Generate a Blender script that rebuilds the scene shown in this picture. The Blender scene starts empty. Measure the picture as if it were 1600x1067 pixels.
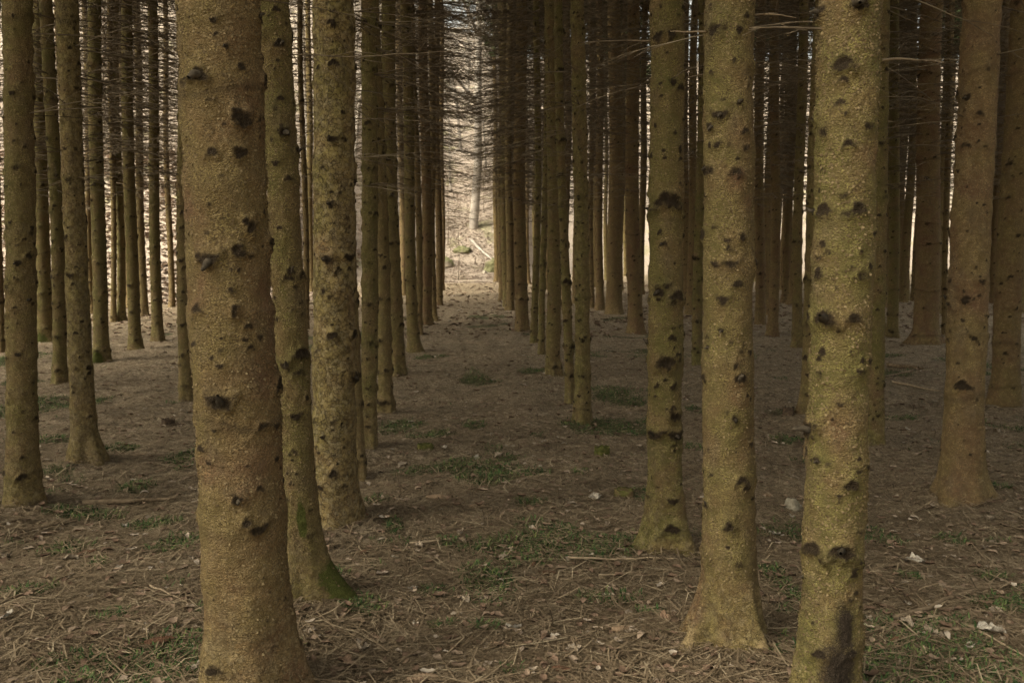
import bpy, math, random
import numpy as np
from mathutils import Vector, Matrix, Euler
R = math.radians
random.seed(7); rng = np.random.default_rng(11)
S = bpy.context.scene
COL = S.collection

# ---------------------------------------------------------------- camera, sky, sun, exposure
F = 1400.0; HOR = 390.0; VPX = 735.0; CH = 1.6          # in photo pixels (1600 x 1067)
cam_d = bpy.data.cameras.new('camera'); cam = bpy.data.objects.new('camera', cam_d); COL.objects.link(cam)
cam.location = (0, 0, CH)
cam.rotation_euler = (R(90) - math.atan((533.5 - HOR) / F), 0, -math.atan((800 - VPX) / F))
cam_d.sensor_width = 36; cam_d.lens = 36 * F / 1600; cam_d.clip_end = 600
cam_d.dof.use_dof = True; cam_d.dof.focus_distance = 5.2; cam_d.dof.aperture_fstop = 5.6
S.camera = cam
SUN_EL, SUN_AZ = R(44), R(246)      # azimuth clockwise from +Y: behind the camera, to the left
w = bpy.data.worlds.new('World'); S.world = w; w.use_nodes = True
nt = w.node_tree; bg = nt.nodes['Background']
sky = nt.nodes.new('ShaderNodeTexSky'); sky.sky_type = 'NISHITA'; sky.sun_disc = False
sky.sun_elevation = SUN_EL; sky.sun_rotation = SUN_AZ; sky.dust_density = 6; sky.ozone_density = 0.3; sky.air_density = 1.0
hs = nt.nodes.new('ShaderNodeHueSaturation'); hs.inputs['Saturation'].default_value = 0.30
tint = nt.nodes.new('ShaderNodeMix'); tint.data_type = 'RGBA'; tint.blend_type = 'MULTIPLY'
tint.inputs[0].default_value = 1.0; tint.inputs[7].default_value = (1.0, 0.955, 0.80, 1)   # overcast sky, warm white balance
nt.links.new(sky.outputs[0], hs.inputs['Color']); nt.links.new(hs.outputs[0], tint.inputs[6])
nt.links.new(tint.outputs[2], bg.inputs['Color']); bg.inputs['Strength'].default_value = 0.15
sd = bpy.data.lights.new('sun', 'SUN'); sun = bpy.data.objects.new('sun', sd); COL.objects.link(sun)
sd.energy = 2.2; sd.angle = R(20); sd.color = (1.0, 0.95, 0.80)
sv = Vector((math.sin(SUN_AZ) * math.cos(SUN_EL), math.cos(SUN_AZ) * math.cos(SUN_EL), math.sin(SUN_EL)))
sun.rotation_euler = sv.to_track_quat('Z', 'Y').to_euler()
S.view_settings.view_transform = 'Standard'; S.view_settings.look = 'None'
S.view_settings.gamma = 1; S.view_settings.exposure = 1.5
S.cycles.use_denoising = True
S.cycles.max_bounces = 6; S.cycles.diffuse_bounces = 4

# ---------------------------------------------------------------- camera arithmetic
CM = Matrix.Translation(cam.location) @ cam.rotation_euler.to_matrix().to_4x4(); CMI = CM.inverted()
def ray(x, y): return (CM.to_3x3() @ Vector(((x - 800) / F, -(y - 533.5) / F, -1.0)))
def on_ground(x, y, z=0.0):
    d = ray(x, y); t = (z - CH) / d.z
    return cam.location + d * t
def at_depth(x, y, Y):
    d = ray(x, y); return cam.location + d * (Y / d.y)
def project(p):
    q = CMI @ Vector(p); return (800 + F * q.x / -q.z, 533.5 - F * q.y / -q.z, -q.z)

# ---------------------------------------------------------------- numpy noise
def vnoise(P, scale, seed=0):
    P = np.asarray(P, dtype=np.float64) * scale + seed * 17.31
    i = np.floor(P).astype(np.int64); f = P - i; f = f * f * (3 - 2 * f)
    def h(a, b, c):
        n = (a * 73856093) ^ (b * 19349663) ^ (c * 83492791) ^ (seed * 2654435)
        n = (n ^ (n >> 13)) * 1274126177; n = n & 0x7fffffff
        n = (n ^ (n >> 15)) * 2246822519; n = n & 0x7fffffff
        return n / float(0x7fffffff)
    o = 0
    for a in (0, 1):
        wa = f[:, 0] if a else 1 - f[:, 0]
        for b in (0, 1):
            wb = f[:, 1] if b else 1 - f[:, 1]
            for c in (0, 1):
                wc = f[:, 2] if c else 1 - f[:, 2]
                o = o + wa * wb * wc * h(i[:, 0] + a, i[:, 1] + b, i[:, 2] + c)
    return o
def fbm(P, scale, seed=0, octv=3):
    o = 0; a = 1; t = 0
    for k in range(octv):
        o = o + a * vnoise(P, scale * 2 ** k, seed + k); t += a; a *= .5
    return o / t
def sstep(a, b, x):
    t = np.clip((x - a) / (b - a), 0, 1); return t * t * (3 - 2 * t)

# ---------------------------------------------------------------- mesh / object helpers
def mesh(name, V, Fc, mat, attrs=None, smooth=True):
    V = np.asarray(V, dtype=np.float32); Fc = np.asarray(Fc, dtype=np.int32)
    m = bpy.data.meshes.new(name); k = Fc.shape[1]
    m.vertices.add(len(V)); m.vertices.foreach_set('co', V.ravel())
    m.loops.add(Fc.size); m.loops.foreach_set('vertex_index', Fc.ravel())
    m.polygons.add(len(Fc)); m.polygons.foreach_set('loop_start', np.arange(0, Fc.size, k, dtype=np.int32))
    m.polygons.foreach_set('loop_total', np.full(len(Fc), k, dtype=np.int32))
    m.polygons.foreach_set('use_smooth', np.full(len(Fc), smooth))
    for a, v in (attrs or {}).items():
        at = m.attributes.new(a, 'FLOAT', 'POINT'); at.data.foreach_set('value', np.asarray(v, dtype=np.float32))
    m.update(calc_edges=True); m.validate()
    if mat: m.materials.append(mat)
    return m
def obj(name, me, parent=None, loc=(0, 0, 0), rot=(0, 0, 0), scale=1.0):
    o = bpy.data.objects.new(name, me); COL.objects.link(o); o.location = loc; o.rotation_euler = rot
    o.scale = (scale,) * 3 if not hasattr(scale, '__len__') else scale
    if parent: o.parent = parent
    return o
def tag(o, label=None, cat=None, group=None, kind=None):
    if label: o['label'] = label
    if cat: o['category'] = cat
    if group: o['group'] = group
    if kind: o['kind'] = kind
    return o
class TB:                                    # collects tapered tubes
    def __init__(s): s.V = []; s.F = []; s.n = 0
    def tube(s, P, rad, sides=4):
        P = np.asarray(P, float); n = len(P)
        T = np.gradient(P, axis=0); T /= np.linalg.norm(T, axis=1)[:, None] + 1e-9
        up = np.array([0, 0, 1.0]) if abs(T[0, 2]) < .9 else np.array([1.0, 0, 0])
        A = np.cross(T, up); A /= np.linalg.norm(A, axis=1)[:, None] + 1e-9; B = np.cross(T, A)
        a = np.arange(sides) * 2 * math.pi / sides
        rad = np.asarray(rad, float)
        V = P[:, None, :] + rad[:, None, None] * (np.cos(a)[None, :, None] * A[:, None, :] + np.sin(a)[None, :, None] * B[:, None, :])
        s.V.append(V.reshape(-1, 3))
        i, j = np.meshgrid(np.arange(n - 1), np.arange(sides), indexing='ij'); j2 = (j + 1) % sides
        s.F.append(np.stack([i * sides + j, i * sides + j2, (i + 1) * sides + j2, (i + 1) * sides + j], -1).reshape(-1, 4) + s.n)
        if sides == 4:
            s.F.append(np.array([[3, 2, 1, 0], [(n - 1) * 4, (n - 1) * 4 + 1, (n - 1) * 4 + 2, (n - 1) * 4 + 3]]) + s.n)
        s.n += n * sides
    def mesh(s, name, mat, smooth=True): return mesh(name, np.concatenate(s.V), np.concatenate(s.F), mat, smooth=smooth)

# ---------------------------------------------------------------- materials
def new_mat(name, rough=.9):
    m = bpy.data.materials.new(name); m.use_nodes = True; n = m.node_tree
    b = n.nodes['Principled BSDF']; b.inputs['Roughness'].default_value = rough
    b.inputs['Specular IOR Level'].default_value = .10
    return m, n, b
def N(n, t, **kw):
    x = n.nodes.new(t)
    for k, v in kw.items():
        if k in x.inputs: x.inputs[k].default_value = v
        else: setattr(x, k, v)
    return x
def mix(n, fac, a, b, mode='MIX'):
    x = n.nodes.new('ShaderNodeMix'); x.data_type = 'RGBA'; x.blend_type = mode
    for s, v in ((0, fac), (6, a), (7, b)):
        if hasattr(v, 'links') or hasattr(v, 'is_linked'): n.links.new(v, x.inputs[s])
        else: x.inputs[s].default_value = v if s == 0 else (*v, 1)
    return x.outputs[2]
def math_(n, op, a, b=0.0, c=None, clamp=False):
    x = n.nodes.new('ShaderNodeMath'); x.operation = op; x.use_clamp = clamp
    for s, v in enumerate((a, b) if c is None else (a, b, c)):
        if hasattr(v, 'is_linked'): n.links.new(v, x.inputs[s])
        else: x.inputs[s].default_value = v
    return x.outputs[0]
def ramp(n, v, p0, p1, c0=(0, 0, 0), c1=(1, 1, 1)):
    x = n.nodes.new('ShaderNodeMapRange'); x.interpolation_type = 'SMOOTHSTEP'
    n.links.new(v, x.inputs[0]); x.inputs[1].default_value = p0; x.inputs[2].default_value = p1
    return x.outputs[0]
def attr(n, name):
    x = n.nodes.new('ShaderNodeAttribute'); x.attribute_name = name; return x.outputs['Fac']
def coords(n, sc=(1, 1, 1), rnd=True):
    tc = n.nodes.new('ShaderNodeTexCoord'); mp = n.nodes.new('ShaderNodeMapping'); mp.inputs['Scale'].default_value = sc
    n.links.new(tc.outputs['Object'], mp.inputs[0])
    if rnd:
        oi = n.nodes.new('ShaderNodeObjectInfo'); cx = n.nodes.new('ShaderNodeCombineXYZ')
        v = math_(n, 'MULTIPLY', oi.outputs['Random'], 37.0)
        for k in range(3): n.links.new(v, cx.inputs[k])
        n.links.new(cx.outputs[0], mp.inputs['Location'])
    return mp.outputs[0]
def noise(n, vec, scale, detail=3, rough=.55, dist=0.0):
    x = n.nodes.new('ShaderNodeTexNoise'); n.links.new(vec, x.inputs['Vector'])
    x.inputs['Scale'].default_value = scale; x.inputs['Detail'].default_value = detail
    x.inputs['Roughness'].default_value = rough; x.inputs['Distortion'].default_value = dist
    return x.outputs['Fac']
def voro(n, vec, scale, feat='F1'):
    x = n.nodes.new('ShaderNodeTexVoronoi'); x.feature = feat; n.links.new(vec, x.inputs['Vector'])
    x.inputs['Scale'].default_value = scale; return x
def warp(n, vec, scale, amt):
    nz = n.nodes.new('ShaderNodeTexNoise'); n.links.new(vec, nz.inputs['Vector']); nz.inputs['Scale'].default_value = scale
    sub = n.nodes.new('ShaderNodeVectorMath'); sub.operation = 'SUBTRACT'; n.links.new(nz.outputs['Color'], sub.inputs[0]); sub.inputs[1].default_value = (.5, .5, .5)
    sc = n.nodes.new('ShaderNodeVectorMath'); sc.operation = 'SCALE'; n.links.new(sub.outputs[0], sc.inputs[0]); sc.inputs['Scale'].default_value = amt
    ad = n.nodes.new('ShaderNodeVectorMath'); ad.operation = 'ADD'; n.links.new(vec, ad.inputs[0]); n.links.new(sc.outputs[0], ad.inputs[1])
    return ad.outputs[0]

def bark_material():
    m, n, b = new_mat('spruce_bark', .88)
    v = coords(n); vw = warp(n, v, 40, .02)
    vh = coords(n, (1, 1, 1.5)); vhw = warp(n, warp(n, vh, 30, .02), 120, .006)
    fine = voro(n, vhw, 150); cw = warp(n, warp(n, coords(n, (1, 1, .85)), 18, .03), 90, .012); coarse = voro(n, cw, 56, 'DISTANCE_TO_EDGE')
    ccell = voro(n, cw, 56)
    flake = attr(n, 'flake'); moss = attr(n, 'moss'); knot = attr(n, 'knot'); red = attr(n, 'red'); stain = attr(n, 'stain')
    gr = noise(n, v, 260, 2); mid = noise(n, v, 28, 4, .6); big = noise(n, v, 4.5, 3); hz = noise(n, coords(n, (1, 1, 7)), 9, 4, .6)
    # colours: olive algae film over tan / reddish scales
    tan = mix(n, ramp(n, mid, .35, .7), (.130, .090, .040), (.245, .175, .080))
    rd = mix(n, ramp(n, mid, .35, .7), (.118, .068, .038), (.205, .120, .068))
    grn = mix(n, ramp(n, mid, .35, .7), (.092, .082, .028), (.195, .168, .056))
    c = mix(n, math_(n, 'MULTIPLY', ramp(n, big, .36, .66), red, clamp=True), tan, rd)
    gm = math_(n, 'MULTIPLY', ramp(n, noise(n, v, 7, 3), .25, .6), moss, clamp=True)
    c = mix(n, gm, c, grn)
    c = mix(n, math_(n, 'MULTIPLY', ramp(n, noise(n, coords(n, (1, 1, .6)), 6.5, 4, .65), .50, .72), .55), c, (.105, .078, .050))
    # scale-edge tones
    cell = math_(n, 'MULTIPLY', ramp(n, fine.outputs['Distance'], .25, .75), math_(n, 'SUBTRACT', 1.0, flake))
    c = mix(n, math_(n, 'MULTIPLY', math_(n, 'MULTIPLY', cell, ramp(n, mid, .30, .62)), .9), c, (.060, .042, .022))
    pale = ramp(n, fine.outputs['Color'], .62, .95)
    c = mix(n, math_(n, 'MULTIPLY', math_(n, 'MULTIPLY', pale, ramp(n, noise(n, v, 13, 3), .42, .62)), .6), c, (.30, .225, .125))
    crk = ramp(n, math_(n, 'ADD', coarse.outputs['Distance'], math_(n, 'MULTIPLY', math_(n, 'SUBTRACT', mid, .42), .22)), .0, .085)
    crack = math_(n, 'MULTIPLY', math_(n, 'SUBTRACT', 1.0, crk), flake)
    c = mix(n, math_(n, 'MULTIPLY', crack, .8), c, (.045, .032, .020))
    c = mix(n, math_(n, 'MULTIPLY', math_(n, 'MULTIPLY', ramp(n, ccell.outputs['Color'], .4, .9), flake), .35), c, (.30, .25, .155))
    c = mix(n, math_(n, 'MULTIPLY', ramp(n, hz, .58, .78), .45), c, (.075, .052, .030))
    kk = math_(n, 'MULTIPLY', knot, math_(n, 'ADD', .55, mid), clamp=True)
    c = mix(n, ramp(n, kk, .12, 1.0), c, (.028, .020, .012))
    sm = ramp(n, math_(n, 'ADD', stain, math_(n, 'MULTIPLY', math_(n, 'SUBTRACT', math_(n, 'ADD', math_(n, 'MULTIPLY', mid, .6), math_(n, 'MULTIPLY', gr, .4)), .5), 1.8)), .25, .85)
    c = mix(n, sm, c, mix(n, mid, (.013, .010, .007), (.045, .033, .023)))
    c = mix(n, ramp(n, math_(n, 'ADD', attr(n, 'green'), math_(n, 'MULTIPLY', math_(n, 'SUBTRACT', mid, .5), .8)), .45, .7), c, (.058, .062, .016))
    c = mix(n, ramp(n, math_(n, 'ADD', attr(n, 'pale'), math_(n, 'MULTIPLY', math_(n, 'SUBTRACT', mid, .5), .9)), .35, .75), c, (.25, .185, .095))
    n.links.new(c, b.inputs['Base Color'])
    hgt = math_(n, 'MULTIPLY', math_(n, 'SUBTRACT', 1.0, fine.outputs['Distance']), math_(n, 'SUBTRACT', 1.0, math_(n, 'MULTIPLY', flake, .6)))
    hgt = math_(n, 'ADD', hgt, math_(n, 'MULTIPLY', math_(n, 'MULTIPLY', crk, flake), 1.3))
    hgt = math_(n, 'ADD', hgt, math_(n, 'MULTIPLY', mid, .7)); hgt = math_(n, 'ADD', hgt, math_(n, 'MULTIPLY', gr, .35))
    hgt = math_(n, 'ADD', hgt, math_(n, 'MULTIPLY', hz, 1.2))
    bp = N(n, 'ShaderNodeBump'); bp.inputs['Strength'].default_value = 1.0; bp.inputs['Distance'].default_value = .0052
    n.links.new(hgt, bp.inputs['Height']); n.links.new(bp.outputs[0], b.inputs['Normal'])
    return m
BARK = bark_material()

def simple(name, c0, c1, scale, rough=.9, bump=.003, c2=None, rnd=True, sc=(1, 1, 1), objrand=0):
    m, n, b = new_mat(name, rough); v = coords(n, sc, rnd)
    f = noise(n, v, scale, 4, .6); c = mix(n, ramp(n, f, .35, .68), c0, c1)
    if c2: c = mix(n, ramp(n, noise(n, v, scale * .22, 3), .5, .68), c, c2)
    n.links.new(c, b.inputs['Base Color'])
    bp = N(n, 'ShaderNodeBump'); bp.inputs['Distance'].default_value = bump
    n.links.new(f, bp.inputs['Height']); n.links.new(bp.outputs[0], b.inputs['Normal'])
    return m
def toned(name, stops, rough=.85):          # colour chosen per piece from the mesh attribute 'tone'
    m, n, b = new_mat(name, rough); cr = n.nodes.new('ShaderNodeValToRGB'); n.links.new(attr(n, 'tone'), cr.inputs[0])
    el = cr.color_ramp.elements; el[0].position = 0; el[0].color = (*stops[0], 1); el[1].position = 1; el[1].color = (*stops[-1], 1)
    for k in range(1, len(stops) - 1):
        e = el.new(k / (len(stops) - 1)); e.color = (*stops[k], 1)
    n.links.new(cr.outputs[0], b.inputs['Base Color']); return m
DEAD = simple('dead_spruce_wood', (.065, .050, .034), (.17, .13, .085), 9, .9, .002, (.18, .145, .098))
STUBM = simple('broken_stub_wood', (.022, .018, .013), (.075, .060, .042), 40, .9, .003)
STICK = simple('fallen_stick_wood', (.10, .072, .045), (.19, .14, .09), 30, .9, .002)
PALESTICK = simple('bleached_stick_wood', (.20, .15, .10), (.31, .24, .155), 30, .85, .001)
ROOT = simple('bare_root_wood', (.13, .10, .05), (.32, .24, .125), 22, .85, .006, (.20, .16, .075))
CONE = simple('spruce_cone_scales', (.060, .032, .020), (.20, .11, .065), 60, .75, .002)
PALECONE = simple('weathered_cone_scales', (.20, .13, .080), (.36, .26, .17), 60, .8, .002)
PALELEAF = simple('bleached_dead_leaf', (.20, .155, .11), (.38, .31, .23), 25, .7, .002)
WHITELEAF = simple('white_dead_leaf', (.28, .24, .19), (.50, .45, .37), 25, .7, .002)
BROWNLEAF = simple('brown_dead_leaf', (.15, .095, .06), (.27, .18, .12), 25, .7, .002)
STONE = simple('pale_lichen_stone', (.14, .12, .085), (.27, .24, .18), 20, .9, .01)
STUMPM = simple('mossy_stump_wood', (.050, .055, .014), (.115, .105, .035), 30, .95, .01, (.10, .065, .035))
DARKSTUMP = simple('rotten_stump_wood', (.035, .025, .018), (.10, .07, .045), 30, .95, .01)
MOSSROCK = simple('mossy_rock', (.12, .12, .06), (.20, .19, .10), 5, .95, .05, (.24, .20, .15))  # greens muted in the colour, standing in for haze on the slope
GREYBARK = simple('bare_tree_bark', (.27, .235, .20), (.40, .355, .30), 3, .9, .01)
NEEDLE = toned('needle_crown', [(.020, .030, .012), (.045, .060, .022)])
LITTER = toned('fallen_needle_litter', [(.055, .039, .023), (.13, .094, .057), (.21, .155, .098), (.29, .225, .145), (.39, .315, .21)])
LEAFT = toned('mixed_leaf_litter', [(.10, .065, .043), (.17, .11, .075), (.25, .185, .13), (.42, .36, .29)], .7)
MOSSM = toned('ground_moss_sprigs', [(.022, .045, .016), (.045, .082, .028), (.080, .12, .042), (.14, .16, .055)])

# ---------------------------------------------------------------- terrain height
def foot(x): return 43.5 - 17.0 * sstep(1.0, 10.5, -x) + 14.0 * sstep(1.6, 7, x)
def hill(x, y):
    d = y - foot(x); t = np.clip(d, 0, None)
    h = np.where(t < 6, t * t / 12 * .42, (t - 3) * .42)
    h = np.where(h > 27, 27 + (h - 27) * .10, h)
    return h + np.where(d > 1, fbm(np.stack([x, y, 0 * x], -1), .16, 5) * np.clip(d / 6, 0, 1) * 1.1, 0)
BASES = [on_ground(*b_) for b_ in ((396, 1100), (484, 945), (526, 826), (1042, 868), (1140, 1015), (1294, 1118), (1501, 782), (35, 795), (134, 728), (576, 705), (1364, 702), (911, 662), (1571, 636), (602, 652), (1266, 655))]
def height(x, y):
    x = np.atleast_1d(np.asarray(x, float)); y = np.atleast_1d(np.asarray(y, float))
    P = np.stack([x, y, 0 * x], -1)
    md = 0 * x
    for b_ in BASES: md = md + .055 * np.exp(-((x - b_.x) ** 2 + (y - b_.y) ** 2) / .085)
    return md + (fbm(P, .8, 3) - .5) * .10 + (fbm(P, 4, 9, 3) - .5) * .06 + hill(x, y)
def hz(x, y): return float(height(x, y)[0])

MOSS_PATCH = [(215, 760, 34, 12), (285, 728, 16, 7), (245, 815, 60, 13), (140, 800, 70, 12), (90, 850, 60, 14), (280, 852, 55, 18), (170, 965, 45, 14),
 (50, 925, 60, 14), (110, 1040, 70, 14), (675, 678, 42, 7), (740, 667, 24, 7), (655, 738, 50, 8), (590, 790, 26, 10), (616, 832, 15, 15), (565, 955, 40, 18),
 (680, 925, 36, 12), (782, 912, 32, 22), (690, 980, 24, 8), (800, 1052, 28, 10), (872, 836, 46, 11), (945, 935, 66, 13), (1000, 775, 26, 11), (1085, 640, 22, 7),
 (1085, 700, 20, 7), (1222, 920, 26, 34), (1495, 840, 36, 13), (1560, 845, 28, 9), (1550, 897, 40, 12), (1550, 762, 34, 9), (1210, 1045, 26, 9),
 (1400, 650, 44, 6), (1570, 955, 60, 16), (40, 640, 60, 14), (20, 560, 50, 18), (60, 690, 60, 9), (190, 700, 30, 6), (1420, 905, 30, 8), (1230, 960, 30, 10),
 (840, 680, 22, 6), (700, 850, 26, 8), (830, 790, 30, 6), (525, 900, 30, 8), (150, 880, 24, 8), (330, 965, 30, 10), (1010, 960, 30, 9), (905, 745, 20, 5), (760, 985, 26, 8)]
def moss_field(x, y):
    x = np.asarray(x, float); y = np.asarray(y, float); v = 0 * x
    for (px, py, rx, ry) in MOSS_PATCH:
        c = on_ground(px, py); Yd = c.y; ex = rx / F * Yd * 1.05; ey = ry * Yd * Yd / (F * CH) * 1.05
        v = np.maximum(v, 1.15 - ((x - c.x) / ex) ** 2 - ((y - c.y) / ey) ** 2)
    nz = fbm(np.stack([x, y, 0 * x], -1), 3.2, 21)
    v = np.clip(v, 0, 1) + (nz - .5) * 1.3
    g = sstep(.555, .72, fbm(np.stack([x, y, 0 * x], -1), 1.3, 41)) * .75
    return np.clip(np.maximum(v, g), 0, 1)

# ---------------------------------------------------------------- ground: one sheet
def axis(lo, hi, a, b, d, grow=1.12):
    c = list(np.arange(a, b, d)); s = d; x = c[-1]
    while x < hi: s *= grow; x += s; c.append(x)
    s = d; x = a; l = []
    while x > lo: s *= grow; x -= s; l.append(x)
    return np.array(l[::-1] + c)
xs = axis(-160, 160, -7, 7, .06, 1.06); ys = axis(-60, 260, 2.2, 11, .06, 1.03)
gx, gy = np.meshgrid(xs, ys, indexing='xy'); X = gx.ravel(); Y = gy.ravel()
Z = height(X, Y)
d = np.sqrt((X) ** 2 + Y ** 2)
Z += np.where(d < 16, (vnoise(np.stack([X, Y, 0 * X], -1), 14, 33) - .5) * .022, 0)
nx, ny = len(xs), len(ys); ii, jj = np.meshgrid(np.arange(nx - 1), np.arange(ny - 1), indexing='xy'); q = jj * nx + ii
FG = np.stack([q, q + 1, q + nx + 1, q + nx], -1).reshape(-1, 4)
GM = np.where(d < 22, moss_field(X, Y), 0)
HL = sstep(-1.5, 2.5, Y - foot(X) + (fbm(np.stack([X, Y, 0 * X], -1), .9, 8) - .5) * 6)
def ground_mat():
    m, n, b = new_mat('forest_floor_needles', .95); v = coords(n, rnd=False)
    a = noise(n, coords(n, (1, .35, 1), False), 60, 4, .65, .6); a2 = noise(n, coords(n, (.35, 1, 1), False), 75, 4, .65, .6)
    m1 = noise(n, v, 9, 4, .6); m0 = noise(n, v, 1.6, 3)
    f = math_(n, 'MULTIPLY', math_(n, 'ADD', a, a2), .5)
    m2 = noise(n, v, 4.2, 5, .72)
    c = mix(n, ramp(n, f, .38, .62), (.080, .060, .038), (.40, .315, .21))
    c = mix(n, math_(n, 'MULTIPLY', ramp(n, m1, .45, .7), .5), c, (.075, .058, .034))
    c = mix(n, math_(n, 'MULTIPLY', ramp(n, m0, .45, .7), .35), c, (.23, .16, .10))
    c = mix(n, math_(n, 'MULTIPLY', ramp(n, m2, .50, .66), .55), c, (.060, .044, .028))
    leaf = voro(n, warp(n, v, 20, .05), 26)
    c = mix(n, math_(n, 'MULTIPLY', ramp(n, leaf.outputs['Color'], .72, .86), .6), c, (.42, .33, .235))
    mg = ramp(n, math_(n, 'ADD', attr(n, 'moss'), math_(n, 'MULTIPLY', math_(n, 'SUBTRACT', noise(n, v, 35, 3), .5), 1.1)), .45, .75)
    c = mix(n, math_(n, 'MULTIPLY', mg, .9), c, (.040, .052, .016))
    # open hillside under leaf litter; low-contrast colours stand in for haze
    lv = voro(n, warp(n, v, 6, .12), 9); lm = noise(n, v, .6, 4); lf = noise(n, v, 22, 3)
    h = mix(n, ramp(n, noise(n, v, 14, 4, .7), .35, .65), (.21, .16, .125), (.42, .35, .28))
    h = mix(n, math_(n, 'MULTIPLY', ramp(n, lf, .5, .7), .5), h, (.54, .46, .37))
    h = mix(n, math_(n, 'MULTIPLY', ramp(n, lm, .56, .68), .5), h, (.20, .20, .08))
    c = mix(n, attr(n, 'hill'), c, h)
    n.links.new(c, b.inputs['Base Color'])
    bp = N(n, 'ShaderNodeBump'); bp.inputs['Distance'].default_value = .035
    hh = math_(n, 'ADD', f, math_(n, 'MULTIPLY', m1, .8)); hh = math_(n, 'ADD', hh, math_(n, 'MULTIPLY', lv.outputs['Distance'], .3))
    n.links.new(hh, bp.inputs['Height']); n.links.new(bp.outputs[0], b.inputs['Normal'])
    return m
GROUND = ground_mat()
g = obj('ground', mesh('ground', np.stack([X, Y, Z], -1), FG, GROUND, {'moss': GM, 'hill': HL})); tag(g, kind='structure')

# ---------------------------------------------------------------- spruce trunks
def trunk_mesh(r0, H, lean, seed, knots, vis, dz, nseg, moss=.5, red=.5, flake=0.0, flare=.45, lobes=(), stains=(), greens=(), pales=(), taper=.022, wob=.01, kd=1.0, rough=1.0):
    rs = np.random.default_rng(seed)
    zs = np.concatenate([np.arange(-.2, vis, dz), np.linspace(vis, H, 26)])
    nz = len(zs); th = np.arange(nseg) * 2 * math.pi / nseg
    TH, ZZ = np.meshgrid(th, zs); TH = TH.ravel(); ZZ = ZZ.ravel(); zc = np.clip(ZZ, 0, None)
    rr = r0 * np.clip(1.02 - taper * ZZ - .0011 * ZZ * ZZ, .12, None)
    rr = rr * (1 + flare * .35 * np.exp(-zc / .16) + flare * .18 * np.exp(-zc / .6))
    lob = 0
    for (t, a, s) in lobes: lob = lob + a * np.exp(s * (np.cos(TH - t) - 1))
    p0 = rs.uniform(0, 6.28, 3)
    for k in range(5):
        lob = lob + flare * rs.uniform(.3, 2.0) * np.exp(rs.uniform(8, 20) * (np.cos(TH - p0[1] - k * 1.257 - rs.normal(0, .25)) - 1))
    rr = rr * (1 + lob * np.exp(-(zc / .17) ** 1.3))
    cyl = np.stack([np.cos(TH) * .12, np.sin(TH) * .12, ZZ], -1)
    sd = seed % 97
    rr = rr * (1 + (fbm(cyl, 3.0, sd) - .5) * .14)
    kn = np.zeros_like(rr)
    allk = list(knots)
    if kd > 0:
        z = rs.uniform(.15, .4)
        while z < vis + .4:
            a0 = rs.uniform(0, 6.28); m_ = rs.integers(3, 6); sw = rs.uniform(.01, .055)
            zw = ZZ - z + .02 * np.sin(TH * 2 + a0)
            rr = rr * (1 + sw * np.exp(-(zw / .04) ** 2)); kn = kn + rs.uniform(.05, .5) * np.exp(-(zw / rs.uniform(.012, .035)) ** 2)
            for k in range(m_): allk.append((a0 + k * 6.28 / m_ + rs.normal(0, .25), z + rs.normal(0, .012), rs.uniform(.012, .024) * kd, rs.uniform(.55, 1)))
            for k in range(rs.integers(6, 12) + (9 if nseg > 60 else 0)): allk.append((rs.uniform(0, 6.28), z + rs.uniform(.03, .36), rs.uniform(.006, .013) * max(1, kd * 1.15), rs.uniform(.6, 1.05)))
            z += rs.uniform(.28, .46)
    for (t, z, s, a) in allk:
        m_ = np.abs(ZZ - z) < 4.5 * s
        if not m_.any(): continue
        du = r0 * ((TH[m_] - t + math.pi) % (2 * math.pi) - math.pi); dv = ZZ[m_] - z
        n1 = fbm(cyl[m_] * np.array([1, 1, 1.6]), 42, sd + 11) - .5; n2 = fbm(cyl[m_] * np.array([1, 1, 1.6]), 42, sd + 15) - .5
        n3 = vnoise(cyl[m_], 150, sd + 19) - .5
        el = 1.15 + .5 * math.sin(z * 91); arch = .35 * du * du / s * (1 if math.sin(z * 57) > -.3 else -1)
        du = du + n1 * s * 1.5; dv = dv + n2 * s * 1.2 + arch
        d2 = (du / (el * s)) ** 2 + (dv / (.95 * s)) ** 2 * (1 + .5 * (dv < 0))
        ring = np.exp(-((np.sqrt(d2) - 1.0) / .35) ** 2)
        rr[m_] += s * a * (.50 * np.exp(-d2 / 1.6) + .26 * ring - .34 * np.exp(-d2 / .16) + .35 * n3 * np.exp(-d2 / 2.2))
        kn[m_] = np.maximum(kn[m_], a * (1.15 + n3 * .9) * np.exp(-(d2 / 1.1) ** 1.6)); kn[m_] = np.maximum(kn[m_], (.30 + n3 * .6) * a * np.exp(-((du / (2.9 * s)) ** 2 + (dv / (1.3 * s)) ** 2)))
    near = ZZ < vis + .1
    if nseg > 60:
        b1 = (vnoise(cyl, 60, sd + 3) - .5); b2 = vnoise(cyl * np.array([1, 1, .8]), 115, sd + 5) - .5
        rr = rr + near * rough * (b1 * .0028 + b2 * .0026)
        lump = fbm(cyl, 9, sd + 8) - .5; rr = rr + near * lump * .020
    elif nseg >= 28: rr = rr + near * rough * (vnoise(cyl, 45, sd + 3) - .5) * .006
    ax = lean[0] * ZZ + wob * (np.sin(ZZ * .9 + p0[2]) - math.sin(p0[2])); ay = lean[1] * ZZ + wob * (np.sin(ZZ * .7 + p0[0]) - math.sin(p0[0]))
    V = np.stack([ax + rr * np.cos(TH), ay + rr * np.sin(TH), ZZ], -1)
    i, j = np.meshgrid(np.arange(nz - 1), np.arange(nseg), indexing='ij'); j2 = (j + 1) % nseg
    Fc = np.stack([i * nseg + j, i * nseg + j2, (i + 1) * nseg + j2, (i + 1) * nseg + j], -1).reshape(-1, 4)
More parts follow.
